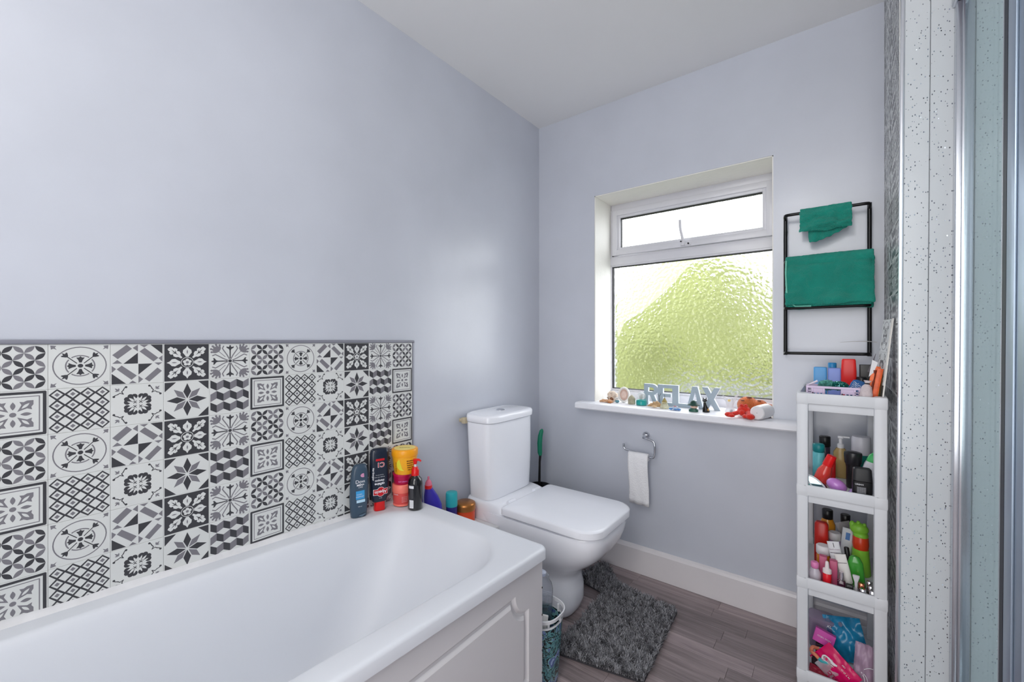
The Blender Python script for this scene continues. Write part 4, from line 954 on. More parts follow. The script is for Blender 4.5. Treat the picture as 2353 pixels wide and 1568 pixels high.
for k_ in range(7):
    zz = .012 + k_ * .006
    pts_ = [(-.016 + i * .0027, -.0094, zz + .0025 * sin(i * 1.4 + k_)) for i in range(4 + (k_ * 3) % 8)]
    tube(b, pts_, .0008, 4)
ob('swirl_print', b, M('swirl_white', (225, 235, 242), .5), bp_)
tb_ = thing('razor', 'pale lilac razor handle sticking out over the left of the crate', 'razor', (1.318, 1.728, F0 + .050), rot=(0, radians(-24), radians(10)))
b = BM(); tube(b, [(-.014, 0, .0), (0, 0, .001), (.02, 0, .003)], [.0022, .003, .0038], 8); ob('handle', b, M('razor_pale', (226, 214, 228), .4), tb_)
b = BM(); box(b, -.019, -.013, -.008, .008, -.003, .001, .001); ob('head', b, M('razor_grey', (90, 88, 96), .4), tb_)
pe = thing('hair_clip', 'glossy pale lilac oval clip in the bottom of the crate', 'hair clip', (1.366, 1.705, F0 + .011))
b = BM(); blob(b, (0, 0, 0), .010, 0, 1, 3, (2.4, .9, .8)); ob('shell', b, M('pale_lilac_gloss', (222, 204, 228), .3), pe)
# clear pouch, orange packets and leaning cards
cb = thing('clear_pouch', 'clear plastic pouch of pale pink beads standing at the right of the rack top', 'pouch', (1.453, 1.672, F0), rot=(0, radians(5), 0))
b = BM(); lofts(b, [(0, .013, .008, 3), (.006, .0165, .013, 2.6), (.03, .0165, .014, 2.4), (.055, .012, .008, 2.4), (.064, .004, .003, 2), (.074, .010, .003, 2.2)]); ob('bag', b, M('pouch_clear', (222, 208, 210), .15, alpha=.75, bump=.6, bscale=80), cb)
b = BM(); tube(b, [(-.005, 0, .064), (0, -.004, .0645), (.005, 0, .064)], .0022, 8); ob('tie', b, blk, cb)
orm = M('packet_bright_orange', (232, 104, 34), .35, var=.25, vscale=60)
for nm, lab, x, y, an, hh, w2, m_ in (('sachet', 'orange sachet with white corner leaning upright right of the clear pouch', 1.463, 1.690, 9, .118, .010, orm), ('sachet', 'second orange sachet tucked behind the first one, nearer the tiled wall', 1.472, 1.676, 9, .112, .007, M('packet_orange_deep', (214, 86, 30), .35, var=.3, vscale=50))):
    t = thing(nm, lab, 'sachet', (x, y, F0), rot=(0, radians(an), 0)); b = BM(); box(b, -w2, w2, -.002, .002, 0, hh, .001); ob('sachet_body', b, m_, t)
    if nm == 'sachet' and y > 1.687:
        b = BM(); prism(b, [(-.0132, hh + .018), (.001, hh + .012), (-.004, hh - .02), (-.0132, hh - .035)], -.0026, -.0021); ob('white_corner', b, whitep, t, 0)
        b = BM(); tube(b, smoothpath([(-.002, -.0035, hh - .012), (.001, -.0035, hh - .03), (-.001, -.0035, hh - .06), (.003, -.0035, hh - .085)]), [.004, .0016, .003, .0012], 6); ob('dark_print', b, M('print_rust', (120, 40, 14), .4), t)
dk = thing('dark_strip', 'thin dark pointed strip sticking up behind the orange sachets', 'strip', (1.474, 1.752, F0 + .124), rot=(0, radians(15), 0))
b = BM(); prism(b, [(-.004, -.03), (.004, -.03), (.004, .0), (.0015, .03), (.0005, .032)], -.0008, .0008); ob('strip_body', b, M('strip_grey', (92, 88, 96), .5), dk, 0)
for k_, (c_, lab) in enumerate((((150, 112, 52), 'tan card leaning beside the orange sachets'), ((116, 100, 44), 'olive card, second in the row of leaning cards'), ((190, 160, 96), 'straw-coloured card, third in the row of leaning cards'), ((96, 70, 36), 'brown card nearest the leaning patterned board'))):
    t = thing('card', lab, 'card', (1.4705 + k_ * .0036, 1.712, F0), rot=(0, radians(7.5 - k_ * .4), radians(7)), group='cards leaning on the rack top')
    b = BM(); box(b, -.0009, .0009, -.030, .030, 0, .104 - k_ * .004, .0003, seg=1); ob('card_body', b, M('card_%d' % k_, c_, .5), t, 0)
lb = thing('tile_sheet', 'tall patterned tile offcut leaning from rack top against the tiled wall', 'tile sheet', (1.4855, 1.715, F0), rot=(0, radians(5.6), radians(7)))
b = BM(); box(b, 0, .0022, -.045, .045, .0, .262, .0005, seg=1); ob('sheet', b, M('sheet_grey', (150, 148, 144), .4), lb, 0)
b = BM(); box(b, -.0006, .0028, -.0462, -.0448, 0, .262); ob('edge', b, M('sheet_edge', (232, 230, 224), .5), lb, 0)
for k_ in range(2):
    o = bpy.data.objects.new('tile', TMESH[2 + k_ * 3]); C.objects.link(o); o.parent = lb; o.rotation_euler = (0, 0, radians(-90)); o.location = (-.0024, .005, .21 - k_ * .1); o.scale = (.96, 1, 1)
# ---- tier 1 (upper opening)
F1 = FL[1]
cyl = lambda r, h, e=.002: [(0, r - e, r - e, 2), (e, r, r, 2), (h - e, r, r, 2), (h, r - e, r - e, 2)]
def at(sec, z0): return [(q[0] + z0, *q[1:]) for q in sec]
item('spray_can', 'can with tall black cap at the back left of upper rack opening', 'can', 1.350, 1.945, F1, [('can', cyl(.016, .098), M('can_dark', (60, 50, 70), .3)), ('cap', at(cyl(.0175, .038), .098), blk)])
item('spray_can', 'light turquoise can with a teal cap, left in upper rack opening', 'can', 1.334, 1.86, F1, [('can', cyl(.0175, .092), M('can_aqua', (104, 196, 204), .35, var=.1, vscale=60)), ('cap', at(cyl(.0182, .030, .004), .092), M('cap_teal', (20, 136, 140), .35))])
t = item('lotion_pump_bottle', 'amber lotion bottle with a white pump at back of upper opening', 'bottle', 1.396, 1.915, F1, [('body', [(0, .019, .014, 3), (.003, .021, .016, 3), (.09, .021, .016, 3), (.105, .012, .012, 2)], M('amber_gel', (176, 150, 96), .25, alpha=.9)), ('collar', S((.105, .010), (.118, .010), (.122, .005), (.138, .005)), whitep)])
b = BM(); box(b, -.008, .008, -.006, .006, .138, .148, .003); box(b, .004, .026, -.004, .004, .142, .148, .002); ob('pump_head', b, whitep, t)
item('lidded_tub', 'white tub with green base at back right of the upper opening', 'tub', 1.452, 1.90, F1, [('jar', S((0, .024), (.095, .0255)), M('tub_teal', (24, 122, 112), .35)), ('lid', S((.095, .026), (.098, .0270), (.150, .0265), (.156, .024)), M('lid_milky', (206, 206, 214), .35))])
item('spray_bottle', 'clear red bottle with a red cap, tilting right in upper opening', 'bottle', 1.337, 1.775, F1 + .004, [('body', S((0, .018), (.004, .0205), (.045, .0205), (.066, .014), (.070, .013)), M('red_clear', (226, 66, 54), .15, alpha=.9, coat=.5)), ('cap', S((.068, .0145), (.070, .015), (.104, .0135), (.106, .011)), M('cap_red', (226, 26, 26), .3))], ry=20)
item('small_red_bottle', 'squat opaque red bottle half hidden behind the tilting red one', 'bottle', 1.368, 1.845, F1, [('body', [(0, .013, .012, 4), (.002, .0145, .013, 4), (.075, .0145, .013, 4), (.080, .011, .010, 3)], M('red_opaque', (206, 26, 26), .4))])
item('styling_bottle', 'black bottle with a wide flared cap in upper opening centre', 'bottle', 1.428, 1.80, F1, [('body', S((0, .016), (.003, .018), (.068, .018), (.080, .020)), blk), ('cap', S((.080, .0205), (.084, .0225), (.112, .0245), (.118, .023), (.121, .014)), M('cap_charcoal', (32, 32, 36), .3))])
item('shower_gel_bottle', 'white bottle with a bright green cap leaning at the opening right', 'bottle', 1.455, 1.772, F1 + .002, [('body', [(0, .020, .013, 3), (.003, .022, .0145, 3), (.09, .022, .0145, 3), (.100, .0195, .013, 3)], M('white_print', (214, 216, 222), .4, var=.12, vscale=90)), ('cap', [(.100, .0195, .013, 3), (.104, .0195, .0135, 3), (.120, .017, .012, 2.5), (.130, .010, .008, 2)], M('cap_green', (70, 186, 104), .35))], ry=14)
dsec = [(0, .021, .013, 4), (.002, .0235, .015, 4), (.058, .0245, .0155, 4), (.0585, .024, .015, 4), (.060, .0240, .015, 4), (.060, .0245, .0155, 4), (.094, .0225, .0145, 4), (.098, .019, .012, 4)]
t = item('deodorant_stick', 'black oval deodorant stick at front right of the upper opening', 'deodorant', 1.447, 1.682, F1, [('body', dsec[:4], blk), ('cap', dsec[4:], M('cap_black_soft', (24, 24, 27), .45))], rz=4)
f_ = surf_of(dsec[:4]); text('URBAN', .0062, M('print_silver', (190, 190, 194), .4), t, -.008, .050, surf=f_, bold=.0002); decal(t, M('print_grey_block', (92, 92, 96), .5), -.014, .008, .022, .043, f_)
for k_ in range(4): text('dry deodorant', .0032, M('print_silver', (190, 190, 194), .4), t, -.003, .040 - k_ * .0045, surf=surf_of(dsec[:4], .0007))
text('72H PROTECT', .0035, M('print_silver', (190, 190, 194), .4), t, -.002, .018, surf=f_)
t = thing('lilac_bottle', 'glossy lilac egg-shaped bottle lying in front of the red ones', 'bottle', (1.385, 1.716, F1 + .0225), rot=(0, radians(25), 0))
b = BM(); blob(b, (0, 0, 0), .0215, 0, 1, 4, (1.30, 1, .92)); ob('egg', b, M('egg_lilac', (196, 132, 208), .25, coat=.4), t)
t = thing('hair_brush', 'small dark maroon oval brush lying left of the lilac egg', 'brush', (1.347, 1.692, F1 + .020), rot=(radians(10), radians(38), 0))
b = BM(); blob(b, (0, 0, 0), .012, 0, 1, 3, (1.6, .45, .8)); ob('brush_head', b, M('maroon', (66, 18, 30), .35), t)
t = thing('lilac_scrunchie', 'crumpled lilac ribbon at the foot of the black deodorant', 'ribbon', (1.402, 1.676, F1 + .010))
b = BM(); prism(b, [(-.022, -.008), (-.012, .001), (.0, .004), (.012, .008), (.020, .022), (.021, .0), (.018, -.009)], -.004, .004); bmesh.ops.bevel(b, geom=b.edges[:], offset=.0015, segments=2, affect='EDGES'); ob('ribbon_body', b, M('ribbon_lilac', (184, 150, 212), .6), t)
t = thing('hand_mirror', 'white-rimmed oval hand mirror leaning at the opening left front', 'mirror', (1.334, 1.672, F1 + .026), rot=(radians(-8), radians(44), 0))
b = BM(); rr_ = [(.034 * cos(a * pi / 20), 0, .013 * sin(a * pi / 20)) for a in range(40)]; tube(b, rr_, .0028, 8, closed=True); ob('rim', b, whitep, t)
b = BM(); prism(b, [(.033 * cos(a * pi / 20), .012 * sin(a * pi / 20)) for a in range(40)], -.001, .001); ob('glass', b, M('mirror_glass', (160, 190, 196), .1, 1.0), t, 0)
t = thing('comb', 'teal curved comb under the hand mirror at far left', 'comb', (1.322, 1.664, F1 + .012), rot=(0, radians(40), 0))
b = BM(); tube(b, smoothpath([(-.016, 0, .006), (0, 0, -.003), (.022, 0, -.002)]), [.002, .004, .004, .003], 8); ob('spine', b, M('comb_teal', (80, 178, 170), .3), t)
# ---- tier 2 (middle opening)
F2 = FL[2]
item('shampoo_bottle', 'red bottle at the back left of middle rack opening', 'bottle', 1.342, 1.86, F2, [('body', [(0, .018, .013, 3.5), (.003, .021, .015, 3.5), (.135, .020, .015, 3.5), (.142, .015, .011, 3)], M('red_bottle', (196, 36, 26), .3))])
item('oil_bottle', 'amber bottle with a black cap behind the red bottle', 'bottle', 1.358, 1.93, F2, [('body', S((0, .021), (.003, .0235), (.115, .0235), (.135, .016)), M('amber_oil', (214, 140, 32), .2, coat=.3)), ('cap', at(cyl(.0165, .034), .134), blk)])
item('toner_bottle', 'clear bottle with a tall black cap at middle opening back centre', 'bottle', 1.410, 1.945, F2, [('body', [(0, .018, .012, 3), (.12, .018, .012, 3), (.128, .012, .010, 2)], M('bottle_grey_clear', (150, 152, 156), .2, alpha=.85)), ('cap', at(cyl(.0142, .032), .126), blk)])
gc = M('bright_green', (132, 196, 60), .4)
t = item('childs_cup', 'green cup with an orange neck and green creature-shaped lid', 'cup', 1.449, 1.845, F2, [('base', S((0, .026), (.004, .0275), (.085, .022)), gc), ('neck', S((.085, .0205), (.100, .0225), (.124, .021), (.128, .018)), M('cup_orange_red', (206, 62, 28), .3))])
b = BM(); blob(b, (-.004, 0, .150), .022, .03, 60, 3, (1.15, .85, .95)); blob(b, (-.022, -.002, .162), .008, .1, 60, 2, (1, .8, 1.5)); blob(b, (-.006, -.006, .172), .006, .1, 60, 2, (1, 1, 1.2)); blob(b, (.010, -.006, .168), .005, .1, 60, 2, (1, 1, 1.3)); lathe(b, [(.020, .126), (.021, .134), (.016, .140)]); ob('lid', b, gc, t, 60)
item('cream_jar', 'small milky white lidded jar behind the amber jar', 'jar', 1.380, 1.872, F2, [('jar', S((0, .017), (.085, .017)), M('jar_mauve', (150, 130, 160), .3)), ('lid', at(cyl(.018, .026), .085), M('lid_offwhite', (206, 204, 206), .4))])
tubs = lambda w, h: [(0, w * .62, .012, 2.4), (.012, w * .66, .0125, 2.4), (.014, w * .9, .0125, 2.2), (h * .5, w, .009, 2.4), (h - .006, w, .0018, 4), (h, w, .0014, 6)]
t = item('cream_tube', 'white tube with blue square behind the two white front tubes', 'tube', 1.407, 1.862, F2 + .03, [('tube_body', tubs(.0165, .108), M('tube_white', (204, 208, 212), .4))], ry=6)
decal(t, M('label_blue_dark', (44, 104, 168), .4), -.006, .006, .070, .094, surf_of(tubs(.0165, .108)))
t = item('vitamin_jar', 'amber jar with a white screw lid at middle opening left', 'jar', 1.349, 1.775, F2 + .012, [('jar', S((0, .016), (.003, .0185), (.048, .0185), (.052, .016)), M('amber_jar', (206, 126, 28), .2, coat=.3)), ('lid', at(cyl(.0200, .030, .003), .052), M('lid_white2', (222, 218, 220), .4))])
item('small_card_box', 'dark box under the amber jar, steadying it', 'box', 1.349, 1.775, F2, [('box_body', bx(.020, .012, .0118, 8, .001), M('box_dark', (40, 30, 34), .5))])
t1_ = tubs(.0165, .122)
t = item('cream_tube', 'white tube with a pink-printed crimped end, left of the two leaning', 'tube', 1.400, 1.752, F2, [('tube_body', t1_, M('tube_white2', (222, 222, 226), .4))], ry=-12, rx=-4)
f_ = surf_of(t1_); text('hand cream', .006, M('print_purple', (120, 70, 110), .4), t, 0, .098, surf=f_); decal(t, M('print_line', (60, 40, 60), .4), -.014, .014, .087, .0885, f_); decal(t, blk, -.001, .0008, .104, .118, f_)
for k_ in range(5): text('for dry and delicate', .0032, M('print_grey2', (120, 120, 126), .4), t, 0, .078 - k_ * .008, surf=f_)
t2_ = tubs(.0150, .098)
t = item('cream_tube', 'plain cream-white tube leaning left, right of the pink-printed one', 'tube', 1.417, 1.722, F2, [('tube_body', t2_, M('tube_white3', (226, 224, 220), .4))], ry=-14, rx=-4)
decal(t, M('print_line', (60, 40, 60), .4), -.012, .012, .072, .0735, surf_of(t2_))
item('mascara', 'slim black tube between the white tubes and the green cup', 'tube', 1.421, 1.79, F2, [('body', S((0, .007), (.098, .007), (.100, .005)), blk)], ry=-6)
item('shower_gel_bottle', 'deep green translucent bottle in front of the green cup', 'bottle', 1.440, 1.742, F2, [('body', [(0, .017, .010, 3), (.003, .0195, .012, 3), (.075, .0195, .012, 3), (.092, .013, .009, 2.5), (.096, .008, .006, 2)], M('green_gel', (60, 150, 52), .2, coat=.3))], ry=-6)
item('travel_bottle', 'small clear bottle with a pink cap at middle opening front left', 'bottle', 1.329, 1.683, F2, [('body', S((0, .015), (.003, .0168), (.036, .0168), (.050, .010)), M('bottle_pale_clear', (200, 192, 202), .12, alpha=.85, coat=.4)), ('cap', at(cyl(.0110, .020, .003), .050), M('cap_pink', (224, 130, 182), .35))])
for lab, x, y, h in (('small dusty-pink box standing behind the red dropper bottle', 1.350, 1.722, .080), ('second dusty-pink box, right of the red dropper bottle', 1.377, 1.720, .074)):
    t = item('makeup_box', lab, 'box', x, y, F2, [('box_body', bx(.0105, .010, h, 9, .0008), M('dusty_pink', (186, 82, 118), .4))], group='dusty-pink boxes')
item('dropper_bottle', 'red bottle with a white dropper nozzle at middle opening front', 'bottle', 1.361, 1.682, F2, [('body', S((0, .0105), (.002, .0115), (.042, .0115), (.046, .009)), M('dropper_red', (222, 24, 40), .3)), ('nozzle', S((.045, .012), (.056, .0115), (.060, .006), (.078, .0045), (.081, .003)), M('nozzle_white', (232, 220, 220), .3))])
item('nail_polish', 'dark plum nail polish with a silver collar, front centre', 'nail polish', 1.397, 1.685, F2, [('bottle', [(0, .0105, .009, 4), (.030, .0105, .009, 4), (.034, .006, .006, 2)], M('plum', (70, 30, 52), .15, coat=.5)), ('cap', S((.033, .0070), (.058, .0060)), M('steel_clear', (196, 188, 196), .15, .8))])
t = item('compact_case', 'black compact lettered SO standing at the middle opening front', 'compact', 1.417, 1.668, F2, [('case', bx(.0095, .006, .034, 5, .002), blk)])
text('SO', .010, wink, t, .001, .018, y=-.0064, bold=.0003)
item('makeup_spatula', 'small white flared spatula sticking up beside the black compact', 'spatula', 1.433, 1.688, F2, [('handle', [(0, .0035, .003, 2), (.036, .0040, .003, 2), (.052, .0085, .003, 3), (.058, .0088, .003, 3)], M('spatula_white', (210, 206, 212), .4))])
sil = M('lipstick_silver', (206, 204, 208), .15, .95)
for lab, x, y, h in (('silver lipstick at the front, beside the black compact', 1.448, 1.666, .026), ('silver lipstick at the front right corner, nearest the post', 1.470, 1.664, .028), ('silver lipstick second from the front in the right corner', 1.468, 1.690, .030), ('silver lipstick third from the front in the right corner', 1.466, 1.716, .032), ('copper-topped lipstick behind the silver one by the compact', 1.446, 1.694, .030)):
    t = item('lipstick', lab, 'lipstick', x, y, F2, [('base', [(0, .0070, .0070, 3), (h - .012, .0070, .0070, 3)], M('lip_dark', (54, 34, 40), .3)), ('cap', [(h - .012, .0076, .0076, 2.6), (h + .004, .0076, .0076, 2.6), (h + .006, .006, .006, 2.4)], M('lip_copper', (196, 120, 92), .2, .9) if 'copper' in lab else sil)], group='lipsticks in the middle opening')
t = thing('clear_card', 'translucent card leaning behind the green creature lid', 'card', (1.460, 1.912, F2), rot=(radians(-3), radians(-24), 0))
b = BM(); box(b, -.022, .022, -.0006, .0006, .105, .150, .0003, seg=1); box(b, -.004, .004, -.0006, .0006, 0.008, .106, .0003, seg=1); ob('card_body', b, M('card_clear', (190, 186, 186), .2, alpha=.35), t, 0)
# ---- tier 3 (lower opening)
F3 = FL[3]
t = item('clear_tub', 'clear tub of purple bits at the back left of lower opening', 'tub', 1.342, 1.86, F3, [('tub_body', [(0, .032, .030, 5), (.003, .034, .032, 5), (.105, .038, .036, 5), (.107, .036, .034, 5)], M('tub_clear', (170, 150, 176), .2, alpha=.6))])
b = BM(); box(b, -.028, .028, -.026, .026, .004, .062, .006); ob('contents', b, M('purple_contents', (96, 84, 140), .5, var=.3, vscale=60), t)
mg = thing('magenta_box', 'magenta carton with small white lettering propped in the lower opening', 'box', (1.347, 1.765, F3 + .062), rot=(radians(-14), radians(13), radians(-4)))
b = BM(); box(b, -.028, .028, -.012, .012, 0, .042, .0008, seg=1); ob('carton', b, M('magenta_carton', (204, 72, 168), .4), mg, 0)
text('OOJN, OOJN', .0065, wink, mg, 0, .021, y=-.0123)
item('small_card_box', 'dark box propping up the magenta carton', 'box', 1.350, 1.775, F3, [('box_body', bx(.022, .014, .058, 8, .002), M('box_plum', (44, 24, 40), .5))])
def pouch(name, label, cat, x, y, z, w, h, m, rot, depth=.010, wr=.004, nx=18, nz=18, seed=1):
    t = thing(name, label, cat, (x, y, z), rot=tuple(radians(a) for a in rot)); b = BM(); sides = []
    for sg in (-1, 1):
        rows = []
        for j in range(nz + 1):
            v = j / nz; rows.append([(-w / 2 + w * i / nx, sg * (depth * (sin(pi * i / nx) * sin(pi * v)) ** .6 + .0004) + wr * noise.noise(Vector((i * .35, v * 5, seed + sg))), h * v) for i in range(nx + 1)])
        loft(b, rows, cap0=False, cap1=False, closed=False)
    bmesh.ops.remove_doubles(b, verts=b.verts, dist=.0003)
    ob('bag_body', b, m, t, 60); return t
t = pouch('wipes_packet', 'crumpled blue packet with dark print at the back of the lower opening', 'packet', 1.424, 1.80, F3 + .012, .105, .130, M('packet_blue', (30, 128, 172), .22, var=.25, vscale=30), (-24, -14, 0), .015, .012, seed=3)
f0 = lambda x, z: -.0165
o = decal(t, M('packet_navy', (14, 50, 104), .3), -.045, -.032, .05, .12, f0); text('XL', .012, wink, t, -.038, .095, y=-.0175, rot=-.3)
decal(t, M('packet_navy', (14, 50, 104), .3), -.010, .002, .10, .114, f0, ell=True)
t = thing('hair_band', 'orange and turquoise fabric hair band at the left of lower opening', 'hair band', (1.352, 1.715, F3 + .052), rot=(radians(20), radians(14), 0))
b = BM(); tube(b, [(.034 * cos(a * pi / 16), .020 * sin(a * pi / 16), .003 * sin(a)) for a in range(32)], .0055, 8, closed=True)
for f in b.faces: f.material_index = 1 if f.calc_center_median().x > -.012 and f.calc_center_median().x < .014 else 0
ob('band', b, [M('band_orange', (216, 128, 98), .7), M('band_turquoise', (52, 160, 168), .7)], t)
item('pill_bottle', 'dark bottle holding the hair band up behind the floral pouch', 'bottle', 1.335, 1.716, F3, [('body', [(0, .016, .012, 3), (.044, .016, .012, 3)], M('pill_dark', (40, 26, 32), .5))])
t = pouch('floral_pouch', 'clear pouch holding yellow and pale flowers, leaning at the front left', 'pouch', 1.362, 1.692, F3 + .004, .088, .066, M('pouch_film', (196, 196, 204), .12, alpha=.45), (-14, 40, 0), .010, .004, seed=6)
b = BM()
for (x, z, r, mi) in ((.004, .030, .012, 0), (.010, .022, .006, 1), (-.018, .036, .012, 2), (.022, .020, .011, 3), (-.004, .046, .009, 2), (.028, .032, .008, 3)):
    for k_ in range(6): blob(b, (x + r * .6 * cos(k_ * pi / 3), 0, z + r * .6 * sin(k_ * pi / 3)), r * .45, 0, 1, 1, (1, .3, 1), mi)
ob('flowers', b, [M('fl_yellow', (226, 190, 70), .6), M('fl_gold', (196, 130, 30), .6), M('fl_lilac', (206, 168, 200), .6), M('fl_bluegreen', (120, 172, 178), .6)], t)
t = pouch('floss_pick_packet', 'hot pink packet printed with a white floss pick, at lower opening front', 'packet', 1.422, 1.682, F3 + .008, .084, .108, M('hot_pink', (206, 10, 92), .25), (-16, -52, 0), .006, .004, seed=9)
f0 = lambda x, z: -.0085
b = BM(); tube(b, smoothpath([(-.010, -.0092, .086), (-.002, -.0092, .092), (.006, -.0092, .088), (.008, -.0092, .074), (.006, -.0092, .062), (.012, -.0092, .054)]), [.003, .0022, .0022, .003, .0045, .003], 6); tube(b, [(-.010, -.0092, .086), (.0, -.0092, .056)], .0007, 5); ob('pick_print', b, wink, t)
text('FLOSS', .016, M('pink_deep', (160, 8, 70), .4), t, -.022, .050, y=-.0092, rot=1.57, bold=.0005); text('N T O O', .007, wink, t, .016, .030, y=-.0092, rot=1.57); text('100', .007, wink, t, .028, .045, y=-.0092, rot=1.57)
b = BM(); box(b, -.0395, -.0365, -.002, .002, .0, .104, .001); ob('white_edge', b, whitep, t)
t = pouch('drawstring_bag', 'translucent lilac bag with white strings at the lower opening right', 'bag', 1.452, 1.715, F3 + .001, .056, .128, M('bag_lilac', (190, 160, 184), .3, alpha=.7), (-6, 4, 0), .020, .010, seed=12)
b = BM(); tube(b, smoothpath([(-.010, -.020, .050), (.002, -.026, .046), (.008, -.026, .028), (.012, -.024, .004)]), .0009, 6); tube(b, smoothpath([(-.010, -.020, .050), (-.002, -.026, .040), (.0, -.026, .022), (.002, -.024, .002)]), .0009, 6); tube(b, smoothpath([(-.004, -.022, .062), (.006, -.025, .072), (.018, -.022, .073)]), .0009, 6); ob('string', b, wink, t)
t = pouch('red_sachet', 'dark red sachet lying at the lower opening front left', 'sachet', 1.337, 1.673, F3 + .001, .050, .034, M('red_dark', (140, 26, 50), .4), (-60, 10, 0), .004, .003, seed=15)

# ================================================================== WINDOW SILL THINGS
ZS = .8315
def sh_m(n, c, **k): return M(n, c, .5, var=.25, vscale=60, bump=.4, bscale=120, **k)
t = thing('seashell', 'large brown and cream spiral seashell in the left corner of sill', 'seashell', (.430, 2.125, ZS))
b = BM()
for k_ in range(9):
    a = k_ * .9; r = .026 * (.82 ** k_); blob(b, (-.004 + .011 * cos(a) * (.9 ** k_), -.004 * k_ * .6, .024 + .011 * sin(a) * (.9 ** k_) + k_ * .002), r, .18, 60, 3, (1, .8, 1))
ob('shell_body', b, sh_m('shell_cream', (216, 198, 182)), t, 60)
b = BM(); blob(b, (.004, -.020, .014), .009, .2, 90, 3, (1.2, .5, 1)); ob('opening', b, sh_m('shell_brown', (128, 84, 58)), t)
t = thing('seashell', 'dark brown upright pointed shell at the extreme left of the sill', 'seashell', (.395, 2.165, ZS), rot=(0, radians(8), 0))
b = BM(); lofts(b, [(0, .008, .008, 2), (.010, .016, .014, 2), (.016, .011, .010, 2), (.022, .013, .012, 2), (.028, .009, .008, 2), (.033, .010, .009, 2), (.038, .006, .006, 2), (.05, .001, .001, 2)], 18); ob('shell_body', b, sh_m('shell_taupe', (150, 126, 108)), t, 60)
t = thing('seashell', 'flat tan ridged seashell in front at the left end of sill', 'seashell', (.425, 2.062, ZS), rz=.3)
b = BM()
for k_ in range(11):
    a = pi * k_ / 10; tube(b, [(.0, .008, .004), (.030 * cos(a) * .6, -.008 * sin(a), .012), (.036 * cos(a), -.022 * sin(a) * .8, .004)], [.003, .0055, .0035], 7)
ob('shell_body', b, sh_m('shell_tan', (204, 158, 120)), t, 60)
t = thing('seashell', 'small orange-brown shell fragment right of the flat tan shell', 'seashell', (.452, 2.045, ZS)); b = BM(); blob(b, (0, 0, .005), .007, .3, 130, 3, (2.0, 1, .7)); ob('shell_body', b, sh_m('shell_amber', (190, 124, 74)), t, 60)
t = thing('figurine', 'tiny white and blue animal figurine beside the shells', 'figurine', (.476, 2.082, ZS))
b = BM(); blob(b, (0, 0, .008), .010, .05, 60, 3, (1.2, .8, .8)); ob('base', b, M('fig_blue', (96, 150, 164), .35), t)
b = BM(); blob(b, (.001, -.001, .021), .0085, .05, 60, 3); blob(b, (-.009, 0, .020), .006, .05, 60, 2, (1, .7, .8)); blob(b, (.007, 0, .029), .003, 0, 1, 2); ob('body', b, M('fig_white', (226, 222, 218), .3), t)
b = BM(); blob(b, (-.001, -.0095, .023), .0018, 0, 1, 1); blob(b, (.005, -.0088, .023), .0018, 0, 1, 1); ob('eye', b, blk, t)
t = thing('oval_frame', 'white oval frame with a pink-beige centre leaning back on the sill', 'frame', (.502, 2.112, ZS), rot=(radians(-12), radians(-6), radians(6)))
b = BM()
def ov(rx, rz_, y): return [(rx * cos(2 * pi * i / 40), y, .041 + rz_ * sin(2 * pi * i / 40)) for i in range(40)]
loft(b, [ov(.031, .040, .006), ov(.0325, .0415, 0), ov(.031, .040, -.005), ov(.026, .034, -.007), ov(.022, .030, -.004), ov(.021, .029, .001)], cap0=True, cap1=False); ob('rim', b, M('frame_white', (236, 234, 230), .35), t, 50)
b = BM(); loft(b, [ov(.0215, .0295, .001), ov(.019, .026, -.001), ov(.018, .0245, .0005)], cap0=False); ob('inlay', b, M('inlay_pink', (214, 182, 168), .6, var=.12, vscale=50), t, 50)
b = BM(); loft(b, [ov(.014, .019, -.0010), ov(.012, .017, -.0012)], cap0=True); ob('picture', b, M('inlay_beige', (228, 202, 190), .6, var=.15, vscale=70), t, 50)
t = thing('stone_ornament', 'small grey-beige rounded stone house ornament next to the oval frame', 'ornament', (.553, 2.086, ZS))
b = BM(); lofts(b, [(0, .017, .013, 3), (.004, .0185, .014, 3), (.026, .018, .014, 2.8), (.036, .013, .011, 2.4), (.043, .006, .006, 2)]); ob('body', b, sh_m('stone_beige', (172, 166, 142)), t, 60)
b = BM(); blob(b, (0, 0, .044), .005, .1, 60, 2); ob('knob', b, sh_m('stone_pale', (206, 202, 190)), t)
t = thing('snow_globe', 'small glass snow globe on a turquoise base on the sill', 'snow globe', (.607, 2.078, ZS))
b = BM(); lathe(b, [(.022, 0), (.0262, .003), (.027, .014), (.025, .024), (.019, .029), (.001, .029)], 40); ob('base', b, M('globe_turquoise', (22, 158, 154), .3, coat=.3), t, 50)
b = BM(); blob(b, (0, 0, .046), .0205, 0, 1, 4); ob('globe', b, M('globe_glass', (235, 240, 240), .04, alpha=.38, spec=.8), t)
b = BM(); blob(b, (-.002, 0, .040), .009, .4, 120, 3, (1, .6, 1)); blob(b, (.003, 0, .052), .005, .4, 120, 2, (1.6, .6, .7)); ob('ornament', b, M('globe_inside', (150, 150, 140), .5), t)
